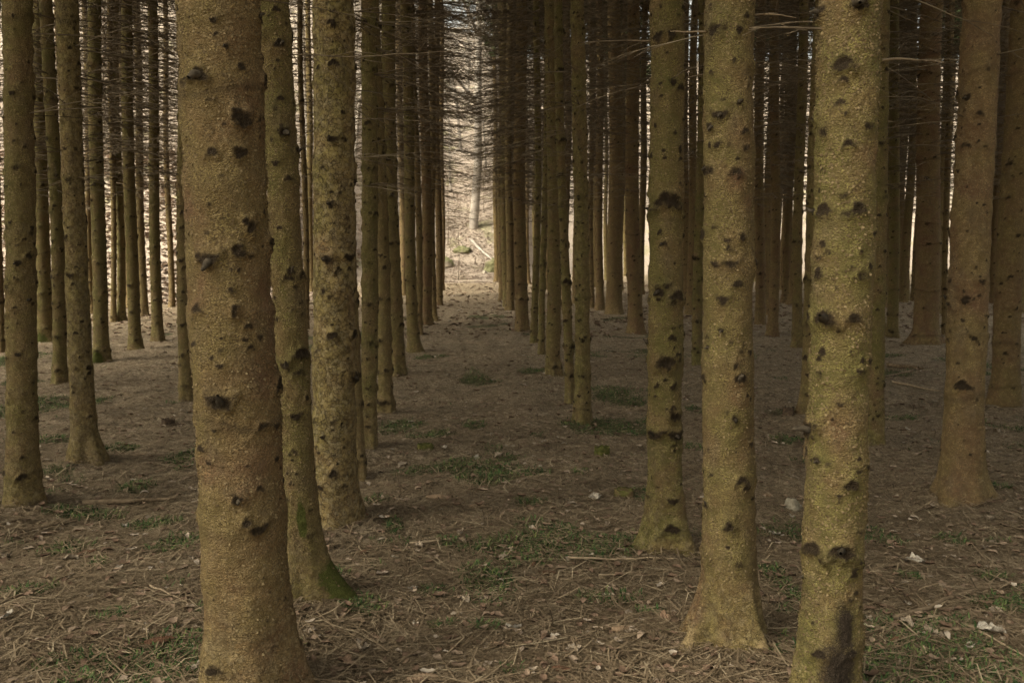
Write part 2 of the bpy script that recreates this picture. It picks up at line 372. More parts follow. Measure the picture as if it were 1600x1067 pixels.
    st = np.zeros_like(rr)
    for (t, z, wt, hzz) in stains: st = np.maximum(st, np.exp(-(((TH - t + math.pi) % (2 * math.pi) - math.pi) / wt) ** 2 - ((ZZ - z) / hzz) ** 2))
    gn = np.zeros_like(rr)
    for (t, z, wt, hzz) in greens: gn = np.maximum(gn, np.exp(-(((TH - t + math.pi) % (2 * math.pi) - math.pi) / wt) ** 2 - ((ZZ - z) / hzz) ** 2))
    pp = np.zeros_like(rr)
    for (t, z, wt, hzz) in pales: pp = np.maximum(pp, np.exp(-(((TH - t + math.pi) % (2 * math.pi) - math.pi) / wt) ** 2 - ((ZZ - z) / hzz) ** 2))
    # algae favours one side of a trunk
    pn = fbm(np.stack([np.cos(TH) * .15, np.sin(TH) * .15, ZZ * .5], -1), 3.2, sd + 31)
    ms = np.clip(moss * (.75 + .45 * np.cos(TH - 3.6) + .14 * np.clip(ZZ, 0, 3)) + (pn - .5) * 1.5 * moss, 0, 1)
    rdv = np.clip(red + (fbm(np.stack([np.cos(TH) * .15, np.sin(TH) * .15, ZZ * .6], -1), 4.0, sd + 41) - .5) * 1.6, 0, 1)
    fl = np.clip(flake + .7 * np.exp(-zc / .35) * (flake < .2), 0, 1)
    return mesh('trunk', V, Fc, BARK, {'knot': kn, 'moss': ms, 'red': rdv, 'flake': fl, 'stain': st, 'green': gn, 'pale': pp})

# dead branches: a few single shapes, and tangles of many
def branch_into(tb, o, az, L, rad, rs, sides=4, twigs=5, droop=.18, seg=7):
    o = np.asarray(o, float); t = np.linspace(0, 1, seg)
    up = rs.uniform(-.05, .22); bend = rs.normal(0, .18)
    a = az + bend * t
    step = L / (seg - 1)
    dx = np.cos(a) * step; dy = np.sin(a) * step; dzv = (up - (droop + up) * 1.5 * t + rs.normal(0, .05, seg)) * step
    P = o + np.stack([np.cumsum(dx) - dx[0], np.cumsum(dy) - dy[0], np.cumsum(dzv) - dzv[0]], -1)
    tb.tube(P, rad * (1 - .78 * t) + .0012, sides)
    for k in range(twigs):
        i = rs.integers(1, seg - 1); sgn = rs.choice([-1, 1]); ta = a[i] + sgn * rs.uniform(.35, 1.0); tl = L * rs.uniform(.18, .42)
        tt = np.linspace(0, 1, 4); w_ = rs.uniform(-.35, .15)
        Q = P[i] + np.stack([np.cos(ta + .3 * sgn * -tt) * tt * tl, np.sin(ta + .3 * sgn * -tt) * tt * tl, (w_ * tt - .1 * tt * tt) * tl], -1)
        tb.tube(Q, rad * .38 * (1 - .7 * tt) + .0008, 3)
single = []
for k in range(9):
    tb = TB(); rs = np.random.default_rng(100 + k); branch_into(tb, (0, 0, 0), 0, rs.uniform(.5, 1.25), .0040, rs, 4, rs.integers(2, 7), .12, 9)
    single.append(tb.mesh('branch', DEAD))
stub_m = []
for k in range(5):
    tb = TB(); rs = np.random.default_rng(200 + k); L = rs.uniform(.018, .04)
    tb.tube([(-.01, 0, 0), (L * .5, 0, .002), (L, rs.normal(0, .006), rs.normal(0, .006))], [.011, .008, .005 * rs.uniform(.5, 1)], 6); stub_m.append(tb.mesh('branch_stub', STUBM))
def tangle(seed, z0, z1, n):
    tb = TB(); rs = np.random.default_rng(seed); z = z0; per = n / ((z1 - z0) / .36)
    while z < z1:
        a0 = rs.uniform(0, 6.28); f = .35 + .65 * min(1, (z - z0) / 1.6)
        for k in range(int(rs.integers(5, 9) * f + .5)):
            a = a0 + k * 1.05 + rs.normal(0, .2)
            branch_into(tb, (math.cos(a) * .05, math.sin(a) * .05, z + rs.normal(0, .04)), a, rs.uniform(.5, 1.6) * (.7 + .3 * f), .0085, rs, 3, rs.integers(6, 13), .16)
        z += rs.uniform(.13, .235)
    return tb.mesh('branch_tangle', DEAD)
T_LOW = [tangle(300 + k, 2.7, 14, 100) for k in range(4)]
T_HIGH = [tangle(320 + k, 5.0, 12, 70) for k in range(2)]
def crown_mesh(seed, dens=17, z0=13.6):
    rs = np.random.default_rng(seed); V = []; T = []; n = 0
    Vs, tone = [], []
    for k in range(230):
        u = rs.uniform() ** 1.3; z = z0 + (21 - z0) * u; rmax = 2.3 * (1 - u) + .25; a = rs.uniform(0, 6.28); L = rmax * rs.uniform(.6, 1.0)
        dirv = np.array([math.cos(a), math.sin(a), 0])
        m_ = dens; s = rs.uniform(.12, 1, m_) * L
        c = dirv * s[:, None] + np.stack([rs.normal(0, .16, m_), rs.normal(0, .16, m_), z - .22 * s ** 1.4 + rs.normal(0, .10, m_)], -1)
        d1 = rs.normal(0, 1, (m_, 3)); d1 /= np.linalg.norm(d1, axis=1)[:, None]; d2 = rs.normal(0, 1, (m_, 3)); d2 -= (d1 * d2).sum(1)[:, None] * d1; d2 /= np.linalg.norm(d2, axis=1)[:, None]
        Vs.append(np.stack([c - d1 * .15, c + d1 * .15 + d2 * .02, c + d2 * .10], 1).reshape(-1, 3)); tone.append(np.repeat(rs.uniform(0, 1, m_), 3))
    V = np.concatenate(Vs); return mesh('crown', V, np.arange(len(V)).reshape(-1, 3), NEEDLE, {'tone': np.concatenate(tone)}, smooth=False)
CROWN = [crown_mesh(400 + k) for k in range(3)]; DCROWN = [crown_mesh(410 + k, 46, 11.2) for k in range(2)]  # DCROWN: denser, lower crowns shaped to darken the right and back of the wood

FLAKEM = toned('loose_bark_flake', [(.08, .056, .030), (.13, .095, .050), (.20, .15, .08)])
def add_flakes(trunk_o, nseg, n, seed, vis, s0=.0035, s1=.0085):
    me = trunk_o.data; V = np.empty(len(me.vertices) * 3, np.float32); me.vertices.foreach_get('co', V); V = V.reshape(-1, 3)
    kn = np.empty(len(V), np.float32); me.attributes['knot'].data.foreach_get('value', kn)
    stn = np.empty(len(V), np.float32); me.attributes['stain'].data.foreach_get('value', stn); kn = kn + stn
    rs = np.random.default_rng(seed); cand_ = np.where((V[:, 2] > .0) & (V[:, 2] < vis) & (kn < .35))[0]; ix = rs.choice(cand_, n)
    cl = fbm(V[ix] * np.array([1, 1, .8]), 8, seed % 50); ix = ix[rs.uniform(0, 1, n) < np.clip((cl - .34) * 4, .08, 1)]; n = len(ix)
    row = ix // nseg; cen = np.stack([V[row * nseg + k] for k in range(0, nseg, nseg // 6)], 0).mean(0)
    N_ = V[ix] - cen; N_[:, 2] = 0; N_ /= np.linalg.norm(N_, axis=1)[:, None]; T_ = np.stack([-N_[:, 1], N_[:, 0], 0 * N_[:, 0]], -1); U_ = np.array([0, 0, 1.0]) + 0 * N_
    a = rs.uniform(0, 6.28, n)[:, None]; A = np.cos(a) * T_ + np.sin(a) * U_; B = -np.sin(a) * T_ + np.cos(a) * U_
    s = rs.uniform(s0, s1, n)[:, None]; lift = rs.uniform(.15, .9, n)[:, None]; C = V[ix] + N_ * .0008 + T_ * rs.normal(0, .004, n)[:, None] + U_ * rs.normal(0, .004, n)[:, None]
    P = [C - A * s * .5 - B * s * .35 - N_ * .001, C - A * s * .5 + B * s * .4 - N_ * .001, C + A * s * .1 + B * s * .55 + N_ * s * lift * .35, C + A * s * .6 + B * s * .1 + N_ * s * lift * .8, C + A * s * .1 - B * s * .5 + N_ * s * lift * .3]
    Q = np.stack(P, 1); Vv = np.concatenate([Q.reshape(-1, 3), (Q - N_[:, None] * .0012).reshape(-1, 3)]); i = np.arange(n) * 5; m_ = n * 5
    t1 = [np.stack([i + a_, i + b_, i + c_], -1) for a_, b_, c_ in ((0, 1, 2), (0, 2, 3), (0, 3, 4))]; t2 = [np.stack([i + c_ + m_, i + b_ + m_, i + a_ + m_], -1) for a_, b_, c_ in ((0, 1, 2), (0, 2, 3), (0, 3, 4))]
    e_ = [np.stack([i + a_, i + a_ + m_, i + b_ + m_], -1) for a_, b_ in ((1, 2), (2, 3), (3, 4))] + [np.stack([i + a_, i + b_ + m_, i + b_], -1) for a_, b_ in ((1, 2), (2, 3), (3, 4))]
    tn = np.repeat(rs.uniform(0, 1, n), 5); o = obj('bark_flakes', mesh('bark_flakes', Vv, np.concatenate(t1 + t2 + e_), FLAKEM, {'tone': np.concatenate([tn, tn])}, smooth=False), trunk_o.parent); tag(o, kind='stuff')
placed = []       # (px, depth, x, y, r)
def place(x, y, me, label, seed, depth, group='spruce trunks of the plantation', lean=(0, 0), hi=20, r=.1, knots=(), extra=None):
    rs = np.random.default_rng(seed); z = hz(x, y) - .05
    root = obj('spruce_tree', None, None, (x, y, z)); root.empty_display_size = .2
    tag(root, label, 'spruce tree', group)
    obj('trunk', me, root)
    lz = 6.0
    if 2.0 < depth < 12.5:
        zt = 1.6 + .285 * depth + .35; zz = 2.1 if depth > 6 else 2.4
        while zz < zt:
            for k in range(int(rs.integers(2, 5) if depth < 6.5 else rs.integers(4, 8))):
                a = rs.uniform(0, 6.28); s = rs.uniform(.6, 1.1) * (1.0 if zz > 2.8 else .7)
                obj('branch', single[rs.integers(0, 9)], root, (lean[0] * zz + math.cos(a) * r * .85, lean[1] * zz + math.sin(a) * r * .85, zz), (rs.normal(0, .5), rs.normal(0, .10), a), s)
            zz += rs.uniform(.18, .34) if depth > 6 else rs.uniform(.3, .5)
        me2 = T_HIGH[rs.integers(0, 2)]
        if zt > 5.2: pass
    else: me2 = T_LOW[rs.integers(0, 4)]
    zoff = (zt - 5.0) if 2.0 < depth < 12.5 else 0
    o = obj('branch_tangle', me2, root, (lean[0] * 6, lean[1] * 6, zoff if zoff else rs.uniform(-.2, .5)), (0, 0, rs.uniform(0, 6.28)), (1, 1, 1)); tag(o, kind='stuff')
    obj('crown', DCROWN[rs.integers(0, 2)] if (x > 2.6 and y > 19) or (y > 33 and x > 1.5) else CROWN[rs.integers(0, 3)], root, (lean[0] * 14, lean[1] * 14, rs.uniform(-.6, .8)), (0, 0, rs.uniform(0, 6.28)), (1, 1, 1))
    return root

# name, base px x, base px y, width px at mid, axis px x at y=0, moss, red, flake, extras, label
H = {}
H['A'] = dict(b=(396, 1100), w=137, t=337, m=.35, r=.9, f=.0, fl=.26, near=3, right=.22,
  k=[(293,135,16),(358,205,19),(405,130,14),(404,97,10),(315,255,8),(355,258,13),(311,338,6),(373,372,18),(352,408,15),(312,425,15),(425,400,18),(352,500,10),(332,648,20),(430,625,16),(323,690,6),(358,795,13),(368,832,13),(410,690,8),(315,50,8),(333,90,6),(385,30,9),(375,560,6),(318,575,6),(330,590,5),(345,470,7)],
  lab='thickest and nearest spruce trunk, brown with big black knots')
H['B'] = dict(b=(479, 945), w=54, t=431, m=.85, r=.4, f=.0, fl=.50, near=2, right=1.0, k=[(443,215,10),(432,20,6),(436,75,8),(438,160,6),(452,430,8),(468,560,12),(445,580,10),(460,660,8),(472,240,8)],
  lab='olive spruce trunk half hidden behind the thickest trunk, bright moss on its flared foot')
H['C'] = dict(b=(522, 826), w=71, t=517, m=.55, r=.25, f=.95, fl=.32, near=2, k=[(512,105,8),(508,40,6),(548,105,6),(510,225,8),(545,290,7),(508,325,6),(503,412,9),(537,410,9),(512,530,9),(545,530,9),(545,600,12),(515,745,9),(500,690,6)],
  lab='straight spruce trunk with pale scaly cracked bark, edging the aisle on its left')
H['M'] = dict(b=(1039, 868), w=58, t=1037, m=.95, r=.25, f=.0, fl=.35, near=2, k=[(1030,67,13),(1050,64,13),(1052,140,6),(1035,160,5),(1026,205,5),(1038,245,5),(1046,322,17),(1022,335,9),(1040,390,6),(1035,465,13),(1058,470,11),(1053,535,7),(1045,575,17),(1017,545,6),(1062,562,6),(1032,612,10),(1056,612,9),(1058,660,13),(1030,690,11),(1060,690,11),(1052,832,9)],
  lab='green tinged spruce trunk with a large black burl, right of the aisle')
H['N'] = dict(b=(1140, 1015), w=84, t=1140, m=.50, r=.75, f=.0, fl=.34, near=2, k=[(1130,50,17),(1168,50,10),(1108,143,8),(1168,163,7),(1138,183,11),(1125,200,10),(1135,230,9),(1118,265,6),(1166,282,6),(1115,370,13),(1172,375,10),(1145,475,9),(1120,550,6),(1166,447,8),(1140,522,7),(1118,600,11),(1168,595,11),(1160,660,9),(1176,768,8),(1120,800,9),(1150,826,15),(1104,825,7)],
  lab='tan spruce trunk on bare yellow roots, between the burl trunk and the fat mossy one')
H['O'] = dict(b=(1291, 1118), w=98, t=1328, m=.85, r=.6, f=.0, fl=.28, near=3, k=[(1303,25,15),(1358,22,18),(1338,115,17),(1290,195,8),(1340,195,6),(1345,240,10),(1277,345,11),(1307,343,15),(1355,345,13),(1305,400,10),(1300,440,8),(1280,515,13),(1310,515,17),(1348,515,14),(1305,570,11),(1285,697,19),(1297,742,9),(1340,775,15),(1290,880,17),(1330,878,19),(1347,915,8),(1275,932,8)],
  stain=[(1325,1065,.70,.16),(1335,1000,.45,.12)], lab='fat mossy trunk at front right with a black patch at its foot')
H['S'] = dict(b=(1501, 782), w=62, t=1534, m=.15, r=.9, f=.25, fl=.38, near=2, k=[(1515,138,8),(1530,150,7),(1548,175,6),(1512,210,7),(1545,220,5),(1495,362,9),(1490,467,8),(1527,467,11),(1505,475,6),(1522,600,11)],
  lab='grey brown spruce trunk at right with a broad skirted foot')
H['T'] = dict(b=(1571, 636), w=43, t=1589, m=.25, r=.9, f=.2, fl=.3, near=1, lab='brown spruce trunk cut by the right edge of the photo')
H['V'] = dict(b=(35, 795), w=48, t=21, m=.75, r=.45, f=.1, fl=.22, near=2, k=[(27,400,8),(13,412,6),(30,470,5)], lab='thick olive spruce trunk at the left edge, foot beside a small heap of sticks')
H['Y'] = dict(b=(134, 728), w=36, t=103, m=.45, r=.1, f=.6, fl=.45, near=2, right=.7, lab='rough grey spruce trunk with a root foot sweeping right, near the left edge')
H['U'] = dict(b=(2, 549), w=11, t=-3, m=.3, r=.9, near=0, lab='thin reddish trunk sliver on the very left edge of the photo')
H['W'] = dict(b=(70, 531), w=25, t=62, m=1., r=.1, near=1, gf=1, lab='slim trunk with bright green mossy foot, right beside the thick olive trunk')
H['X'] = dict(b=(93, 602), w=22, t=79, m=.8, r=.3, near=1, lab='slim olive spruce trunk just left of the rough grey trunk')
H['Z'] = dict(b=(143, 490), w=10, t=132, m=.3, r=.6, near=0, lab='dim narrow trunk showing just right of the rough grey trunk')
H['AA'] = dict(b=(158, 566), w=24, t=150, m=.85, r=.3, near=1, gf=1, lab='olive trunk with moss on its foot, right of the rough grey trunk')
H['AB'] = dict(b=(177, 503), w=9, t=170, m=.3, r=.5, near=0, lab='thin dark trunk hugging the right side of the moss footed olive trunk')
H['AC'] = dict(b=(189, 502), w=14, t=181, m=.8, r=.3, near=0, lab='slim olive trunk in the left background between two thicker olive trunks')
H['AD'] = dict(b=(211, 548), w=20, t=199, m=.75, r=.35, near=1, right=.5, lab='olive spruce trunk at left with a small root toe to the right')
H['AE'] = dict(b=(226, 494), w=13, t=214, m=.35, r=.5, near=0, lab='dim brown trunk between the toe rooted olive trunk and the next pale one')
H['AF'] = dict(b=(247, 531), w=18, t=237, m=.7, r=.4, near=1, lab='pale olive trunk with many small knots before the bright slope, left background')
H['AG'] = dict(b=(269, 480), w=10, t=258, m=.2, r=.4, near=0, lab='lone thin dark trunk against the bright slope left of the thickest trunk')
H['AH'] = dict(b=(293, 625), w=25, t=288, m=.5, r=.6, near=1, lab='plain brown trunk peeking out along the left side of the thickest trunk')
H['CA'] = dict(b=(478, 514), w=10, t=470, m=.2, r=.5, near=0, lab='thin dark trunk seen in the gap between the moss footed trunk and the scaly trunk')
H['CB'] = dict(b=(486, 458), w=12, t=483, m=.4, r=.4, near=0, lab='farther pale trunk in the gap directly left of the scaly trunk')
H['CC'] = dict(b=(561, 745), w=24, t=545, m=.3, r=.5, near=1, lab='dark spruce trunk tucked behind the right side of the scaly trunk')
H['D'] = dict(b=(576, 705), w=27, t=576, m=1., r=.1, f=.1, near=2, lab='yellow green knotted trunk, next in the row behind the scaly trunk')
H['D2'] = dict(b=(602, 652), w=23, t=590, m=.45, r=.4, near=1, lab='dark trunk overlapping the right side of the yellow green knotted trunk')
H['E'] = dict(b=(622, 584), w=26, t=610, m=.7, r=.3, near=1, lab='smooth olive trunk with dark whorl rings, left row of the aisle')
H['F'] = dict(b=(647, 551), w=19, t=629, m=.6, r=.2, near=1, right=.8, lab='dark footed trunk with a root pointing into the aisle, left row')
H['G'] = dict(b=(655, 523), w=11, t=645, m=.2, r=.7, near=0, lab='very thin trunk right behind the dark footed root trunk, left row')
H['HH'] = dict(b=(666, 508), w=18, t=661, m=.0, r=.9, near=0, lab='dark reddish trunk in the left aisle row, sixth before the far end')
H['I'] = dict(b=(678, 500), w=12, t=672, m=.2, r=.5, near=0, lab='dark narrow trunk near the far end of the left aisle row')
H['J'] = dict(b=(686, 478), w=12, t=682, m=.0, r=.6, near=0, lab='second last dark trunk of the left aisle row')
H['K'] = dict(b=(690, 454), w=10, t=689, m=.0, r=.5, near=0, lab='last trunk of the left aisle row, black against the bright slope')
H['L1'] = dict(b=(776, 441), w=9, t=773, m=.2, r=.5, near=0, lab='last trunk of the right aisle row, thin against the bright slope')
H['L2'] = dict(b=(785, 470), w=12, t=784, m=.2, r=.6, near=0, lab='second last trunk of the right aisle row')
H['L3'] = dict(b=(797, 485), w=13, t=796, m=.2, r=.5, near=0, lab='third last trunk of the right aisle row')
H['L4'] = dict(b=(816, 516), w=22, t=815, m=.15, r=.8, near=1, lab='dark brown thicker trunk with ring swelling, right aisle row, left of a bright slit')
H['L5'] = dict(b=(834, 538), w=12, t=838, m=.7, r=.3, near=0, lab='thin knotty trunk just right of the bright slit beside the aisle')
H['L6'] = dict(b=(846, 552), w=11, t=851, m=.8, r=.3, near=0, lab='thin olive trunk touching the left side of a well lit tan trunk')
H['L7'] = dict(b=(863, 586), w=24, t=865, m=.55, r=.6, near=1, lab='well lit tan trunk with dotted knots, right side of the aisle')
H['L8'] = dict(b=(891, 628), w=15, t=881, m=.75, r=.4, near=1, lab='slim trunk close behind the pale front trunk of the right aisle row')
H['L9'] = dict(b=(911, 662), w=26, t=903, m=.7, r=.3, f=.35, near=2, lab='slender pale olive trunk, front one of the group just right of the aisle')
H['P1'] = dict(b=(925, 482), w=9, t=923, m=.1, r=.5, near=0, lab='black thin trunk directly right of the slender pale olive trunk')
H['P2'] = dict(b=(938, 485), w=14, t=937, m=.1, r=.7, near=0, lab='dim brown trunk left of the broad dark trunk in the shade')
H['P3'] = dict(b=(960, 490), w=27, t=959, m=.1, r=.6, near=0, lab='broad dark trunk in the shaded wood right of the aisle')
H['P4'] = dict(b=(994, 521), w=25, t=990, m=.0, r=1., near=1, lab='dark reddish trunk standing free in the shade left of the burl trunk')
H['P5'] = dict(b=(1071, 479), w=14, t=1070, m=.1, r=.6, near=0, lab='dark trunk in the gap right of the burl trunk')
H['P6'] = dict(b=(1090, 570), w=18, t=1092, m=1., r=.1, near=1, lab='green trunk in the gap between the burl trunk and the tan rooted trunk')
H['P7'] = dict(b=(1188, 506), w=17, t=1190, m=.1, r=.8, near=0, lab='dark trunk just right of the tan rooted trunk')
H['P8'] = dict(b=(1207, 526), w=17, t=1211, m=.1, r=.8, near=0, lab='dark trunk with clear foot on the shaded ground, second right of the tan rooted trunk')
H['P9'] = dict(b=(1231, 458), w=14, t=1231, m=.1, r=.5, near=0, lab='distant black trunk midway between the tan rooted trunk and the fat mossy one')
H['PA'] = dict(b=(1247, 541), w=17, t=1252, m=.5, r=.5, near=0, lab='dim olive trunk just left of the fat mossy trunk')
H['PB'] = dict(b=(1266, 655), w=34, t=1300, m=.5, r=.4, near=1, lab='trunk hidden behind the fat mossy trunk, only its left foot showing')
H['Q'] = dict(b=(1364, 702), w=31, t=1378, m=.8, r=.5, near=2, lab='olive trunk close behind the right side of the fat mossy trunk')
H['Q2'] = dict(b=(1394, 527), w=18, t=1398, m=.7, r=.4, near=0, lab='farther olive trunk showing right of the pair behind the fat mossy trunk')
H['Q3'] = dict(b=(1409, 462), w=15, t=1411, m=.0, r=.5, near=0, lab='black trunk left of the widest bright slit at right')
H['RR'] = dict(b=(1446, 537), w=40, t=1461, m=.0, r=1., near=1, fl=.5, lab='dark reddish thick trunk with flared foot, right of the widest bright slit')
H['R2'] = dict(b=(1476, 522), w=9, t=1484, m=.2, r=.5, near=0, lab='thin trunk edge between the dark reddish trunk and the grey brown skirted one')
H['R3'] = dict(b=(1605, 482), w=14, t=1612, m=.8, r=.2, near=0, lab='dark green trunk edge at the right border behind the cut brown trunk')

nick = {}
TREEINFO = []
for qi, (nm, h) in enumerate(H.items()):
    bx, by = h['b']; p = on_ground(bx, by); Yd = p.y; depth = project(p)[2]
    ztop_y = 0; tp = at_depth(h['t'], 0, Yd); lean = ((tp.x - p.x) / tp.z, 0.0)
    r = h['w'] / F * depth / 2 * .88
    phi = math.atan2(-p.y, -p.x)
    def kconv(x, y, s):
        q_ = at_depth(x, y, Yd - r); axp = p.x + lean[0] * q_.z
        o_ = max(-.97, min(.97, (q_.x - axp) / r / 1.0)); return (phi + math.asin(o_), q_.z, s / F * Yd * .78, 1.0)
    kn = [kconv(*k) for k in h.get('k', ())]
    lob = []
    if h.get('right'): lob.append((phi + math.pi / 2 - .1, h['right'] * 1.15, 2.2))
    if nm == 'N': lob += [(phi - .95, 1.15, 40), (phi + .80, .95, 40), (phi - 1.7, .35, 12), (phi + 1.6, .25, 12)]
    elif nm in 'SCMV': lob += [(phi - 1.2, .25, 3), (phi + 1.1, .28, 3)]
    st = [(kconv(a, b_, 1)[0], kconv(a, b_, 1)[1], c_, d_) for (a, b_, c_, d_) in h.get('stain', ())]
    gr = []
    if nm == 'B': gr = [(phi + 1.2, .10, .8, .13), (phi + .0, .40, .35, .12)]
    pl = [(phi - .95, .02, .22, .12), (phi + .75, .03, .2, .11)] if nm == 'N' else []
    if h.get('gf'): gr = [(phi - .6, .05, 1.2, .22)]
    if nm == 'A': gr = [(phi - 1.4, .06, .4, .10)]
    nr = h['near']; vis = min(16, 1.6 + .29 * depth + .3)
    dz = {3: .008, 2: .012, 1: .018, 0: .035}[nr]; ns = {3: 210, 2: 120, 1: 44, 0: 26}[nr]
    me = trunk_mesh(r, 19 + (qi * 7 % 5) * .4, lean, 500 + qi, kn, vis, dz, ns, h['m'], h['r'], h.get('f', 0), h.get('fl', .35), lob, st, gr, pl,
                    kd=(0.9 if len(kn) > 8 else (1.35 if nr < 2 else 1.0)), wob=.010 if nr > 1 else .028)
    root = place(p.x, p.y, me, h['lab'], 700 + qi, depth, 'spruce trunks of the plantation', lean, r=r)
    TREEINFO.append((project(p)[0], depth, p.x, p.y, r, nm, root))
    if nr >= 2:
        tr_o = [c_ for c_ in root.children if c_.name.startswith('trunk')][0]
        add_flakes(tr_o, ns, {3: 9000, 2: 5500}[nr], 4000 + qi, vis)
        rs = np.random.default_rng(800 + qi)
        for (t, z, s, a) in kn:
            if z > .1 and s > .010 and rs.uniform() < .4:
                obj('branch_stub', stub_m[rs.integers(0, 5)], root, (lean[0] * z + math.cos(t) * (r + s * .1), math.sin(t) * (r + s * .1), z), (rs.normal(0, .3), rs.normal(-.1, .3), t), rs.uniform(.6, 1.1) * s / .018)

# single branches that cross the picture close by
def hero_branch(nm, px, py, L, az, seed, tw=4, rad=.006, pale=False):
    rec = [q_ for q_ in TREEINFO if q_[5] == nm][0]; rs = np.random.default_rng(seed); tb = TB()
    q_ = at_depth(px, py, rec[3]); branch_into(tb, (0, 0, 0), az, L, rad, rs, 5, tw, .02, 9)
    obj('branch', tb.mesh('branch', PALESTICK if pale else DEAD), rec[6], (q_.x - rec[2], 0, q_.z - rec[6].location.z))
hero_branch('M', 1020, 64, .36, R(165), 1, 2, .0045); hero_branch('M', 1044, 78, .30, R(60), 2, 3); hero_branch('N', 1104, 50, .12, R(200), 3, 1, .0026, True)
hero_branch('N', 1180, 24, .17, R(12), 4, 1, .0026, True); hero_branch('O', 1372, 95, .25, R(20), 5, 3, .0035); hero_branch('O', 1285, 45, .22, R(160), 6, 3, .0032)
hero_branch('Q', 1385, 190, .05, R(0), 7, 0, .004, True); hero_branch('M', 1062, 300, .04, R(10), 8, 0, .004)

# ---------------------------------------------------------------- the back of the plantation
BACK = []
for k in range(8):
    BACK.append([trunk_mesh(rr_, 19, (random.uniform(-.014, .014), 0), 900 + k, [], 14, .05, 16, mo, re_, 0, .4, kd=1.3, wob=.035)
                 for rr_, mo, re_ in ((.105 + .008 * (k % 4), (.15, .5, .05, .3)[k % 4], (.8, .4, .6, .9)[k % 4]),)][0])
cand = []
rows_r = [1.05 + 2.12 * k for k in range(0, 16)]; rows_l = [-.95 - 2.1 * k for k in range(0, 10)]
rs = np.random.default_rng(77)
for rx in rows_r + rows_l:
    y = 17.0 + rs.uniform(0, 1)
    while y < 58:
        x = rx + rs.normal(0, .22 if y < 27 else .5); yy = y + rs.normal(0, .15); y += rs.uniform(.75, 1.1) if y < 36 else rs.uniform(1.3, 2.0)
        if yy > foot(np.array([x]))[0] - 1.2: continue
        if rx < 0 and rx > -3 and yy < 25: continue
        if yy < (21.5 if rx > 2 else 24 if rx > 0 else 19.5): continue
        pxx = project((x, yy, 0))[0]; hw = 10 / yy * 14
        if pxx < -80 or pxx > 1680: continue
        if 690 - hw < pxx < 779 + hw: continue
        if any(abs(pxx - s_) < .8 + hw for s_ in (173, 262, 275, 558, 831, 1009, 1263, 1423)) : continue
        if rx < 0 and pxx < 275 and rs.uniform() < .45: continue
        if any((x - t_[2]) ** 2 + (yy - t_[3]) ** 2 < .8 for t_ in TREEINFO): continue
        cand.append((yy, x, pxx, .095))
# keep only those that show between the nearer trunks
grid = np.zeros(16000, bool)
for t_ in sorted(TREEINFO, key=lambda q_: q_[1]):
    w_ = t_[4] / t_[1] * F; grid[max(0, int((t_[0] - w_) * 10)):max(0, int((t_[0] + w_) * 10))] = True
keep = []
for c_ in sorted(cand):
    w_ = c_[3] / c_[0] * F; a_, b_ = max(0, int((c_[2] - w_) * 10)), min(15999, int((c_[2] + w_) * 10))
    if b_ <= a_: continue
    if (~grid[a_:b_])  .sum() > 4: keep.append(c_); grid[a_:b_] = True
ORD = ['leftmost', 'second', 'third', 'fourth', 'fifth', 'sixth', 'seventh', 'eighth', 'ninth', 'tenth', 'eleventh', 'twelfth', 'thirteenth', 'fourteenth', 'fifteenth']
MARK = [(-200, 'the left edge'), (35, 'the thick olive trunk'), (120, 'the rough grey trunk'), (200, 'the toe rooted trunk'), (370, 'the thickest trunk'), (450, 'the moss footed trunk'), (522, 'the scaly trunk'), (610, 'the ringed olive trunk'),
        (735, 'the open aisle'), (816, 'the ring swollen trunk'), (903, 'the slender olive trunk'), (1038, 'the burl trunk'), (1140, 'the rooted tan trunk'), (1310, 'the fat mossy trunk'), (1450, 'the reddish flared trunk'),
        (1520, 'the grey skirted trunk'), (1580, 'the cut brown trunk'), (1900, 'the right edge')]
def gap_labels(items, what, cnt_word):
    byg = {}
    for it in items:
        g_ = max(i for i, m_ in enumerate(MARK) if m_[0] <= it[0] or i == 0); byg.setdefault(g_, []).append(it)
    out = []
    for g_, L in byg.items():
        L.sort()
        for k, it in enumerate(L):
            o_ = 'only' if len(L) == 1 else (ORD[k] if k < len(ORD) else str(k + 1) + 'th')
            out.append((it, '%s %s between %s and %s' % (o_, what, MARK[g_][1], MARK[g_ + 1][1])))
    return out
for k, (it, lab) in enumerate(gap_labels([(c_[2], c_[1], c_[0]) for c_ in keep], 'dim background trunk', '')):
    rs2 = np.random.default_rng(1500 + k)
    place(it[1], it[2], BACK[int(rs2.integers(0, 8))], lab, 1600 + k, it[2], 'dim spruces at the back of the wood')
print('BACK TREES', len(keep), 'of', len(cand))
# unseen trees added beside and behind the camera: their crowns shade the wood
for k, (x, y) in enumerate([(-2.85, 2.6), (3.2, 2.4), (3.1, .2), (-2.8, .4), (-9.3, -2.3), (-13.8, 3), (-4.9, 1.5), (5.3, 1.2), (3.2, -2.6), (-5.0, 4.4), (5.4, 5.0)]
    + [(-7.1, y_) for y_ in (1.0, 3.0, 5.2, 7.4, 9.6)] + [(-9.3, y_) for y_ in (0, 2.4, 4.8, 7.2, 9.7, 12.2)] + [(-11.5, y_) for y_ in (2, 4.6, 7.5, 10.3, 13.4, 16)] + [(-13.8, y_) for y_ in (6, 9.5, 13, 17)]
    + [(7.5, y_) for y_ in (2, 4.6, 7.4, 10)] + [(9.7, y_) for y_ in (4, 7.5, 11, 14)]):
    place(x, y, BACK[k % 8], 'unseen spruce added beside or behind the viewer to shade the wood', 1900 + k, 1.0, 'added shade spruces outside the frame')

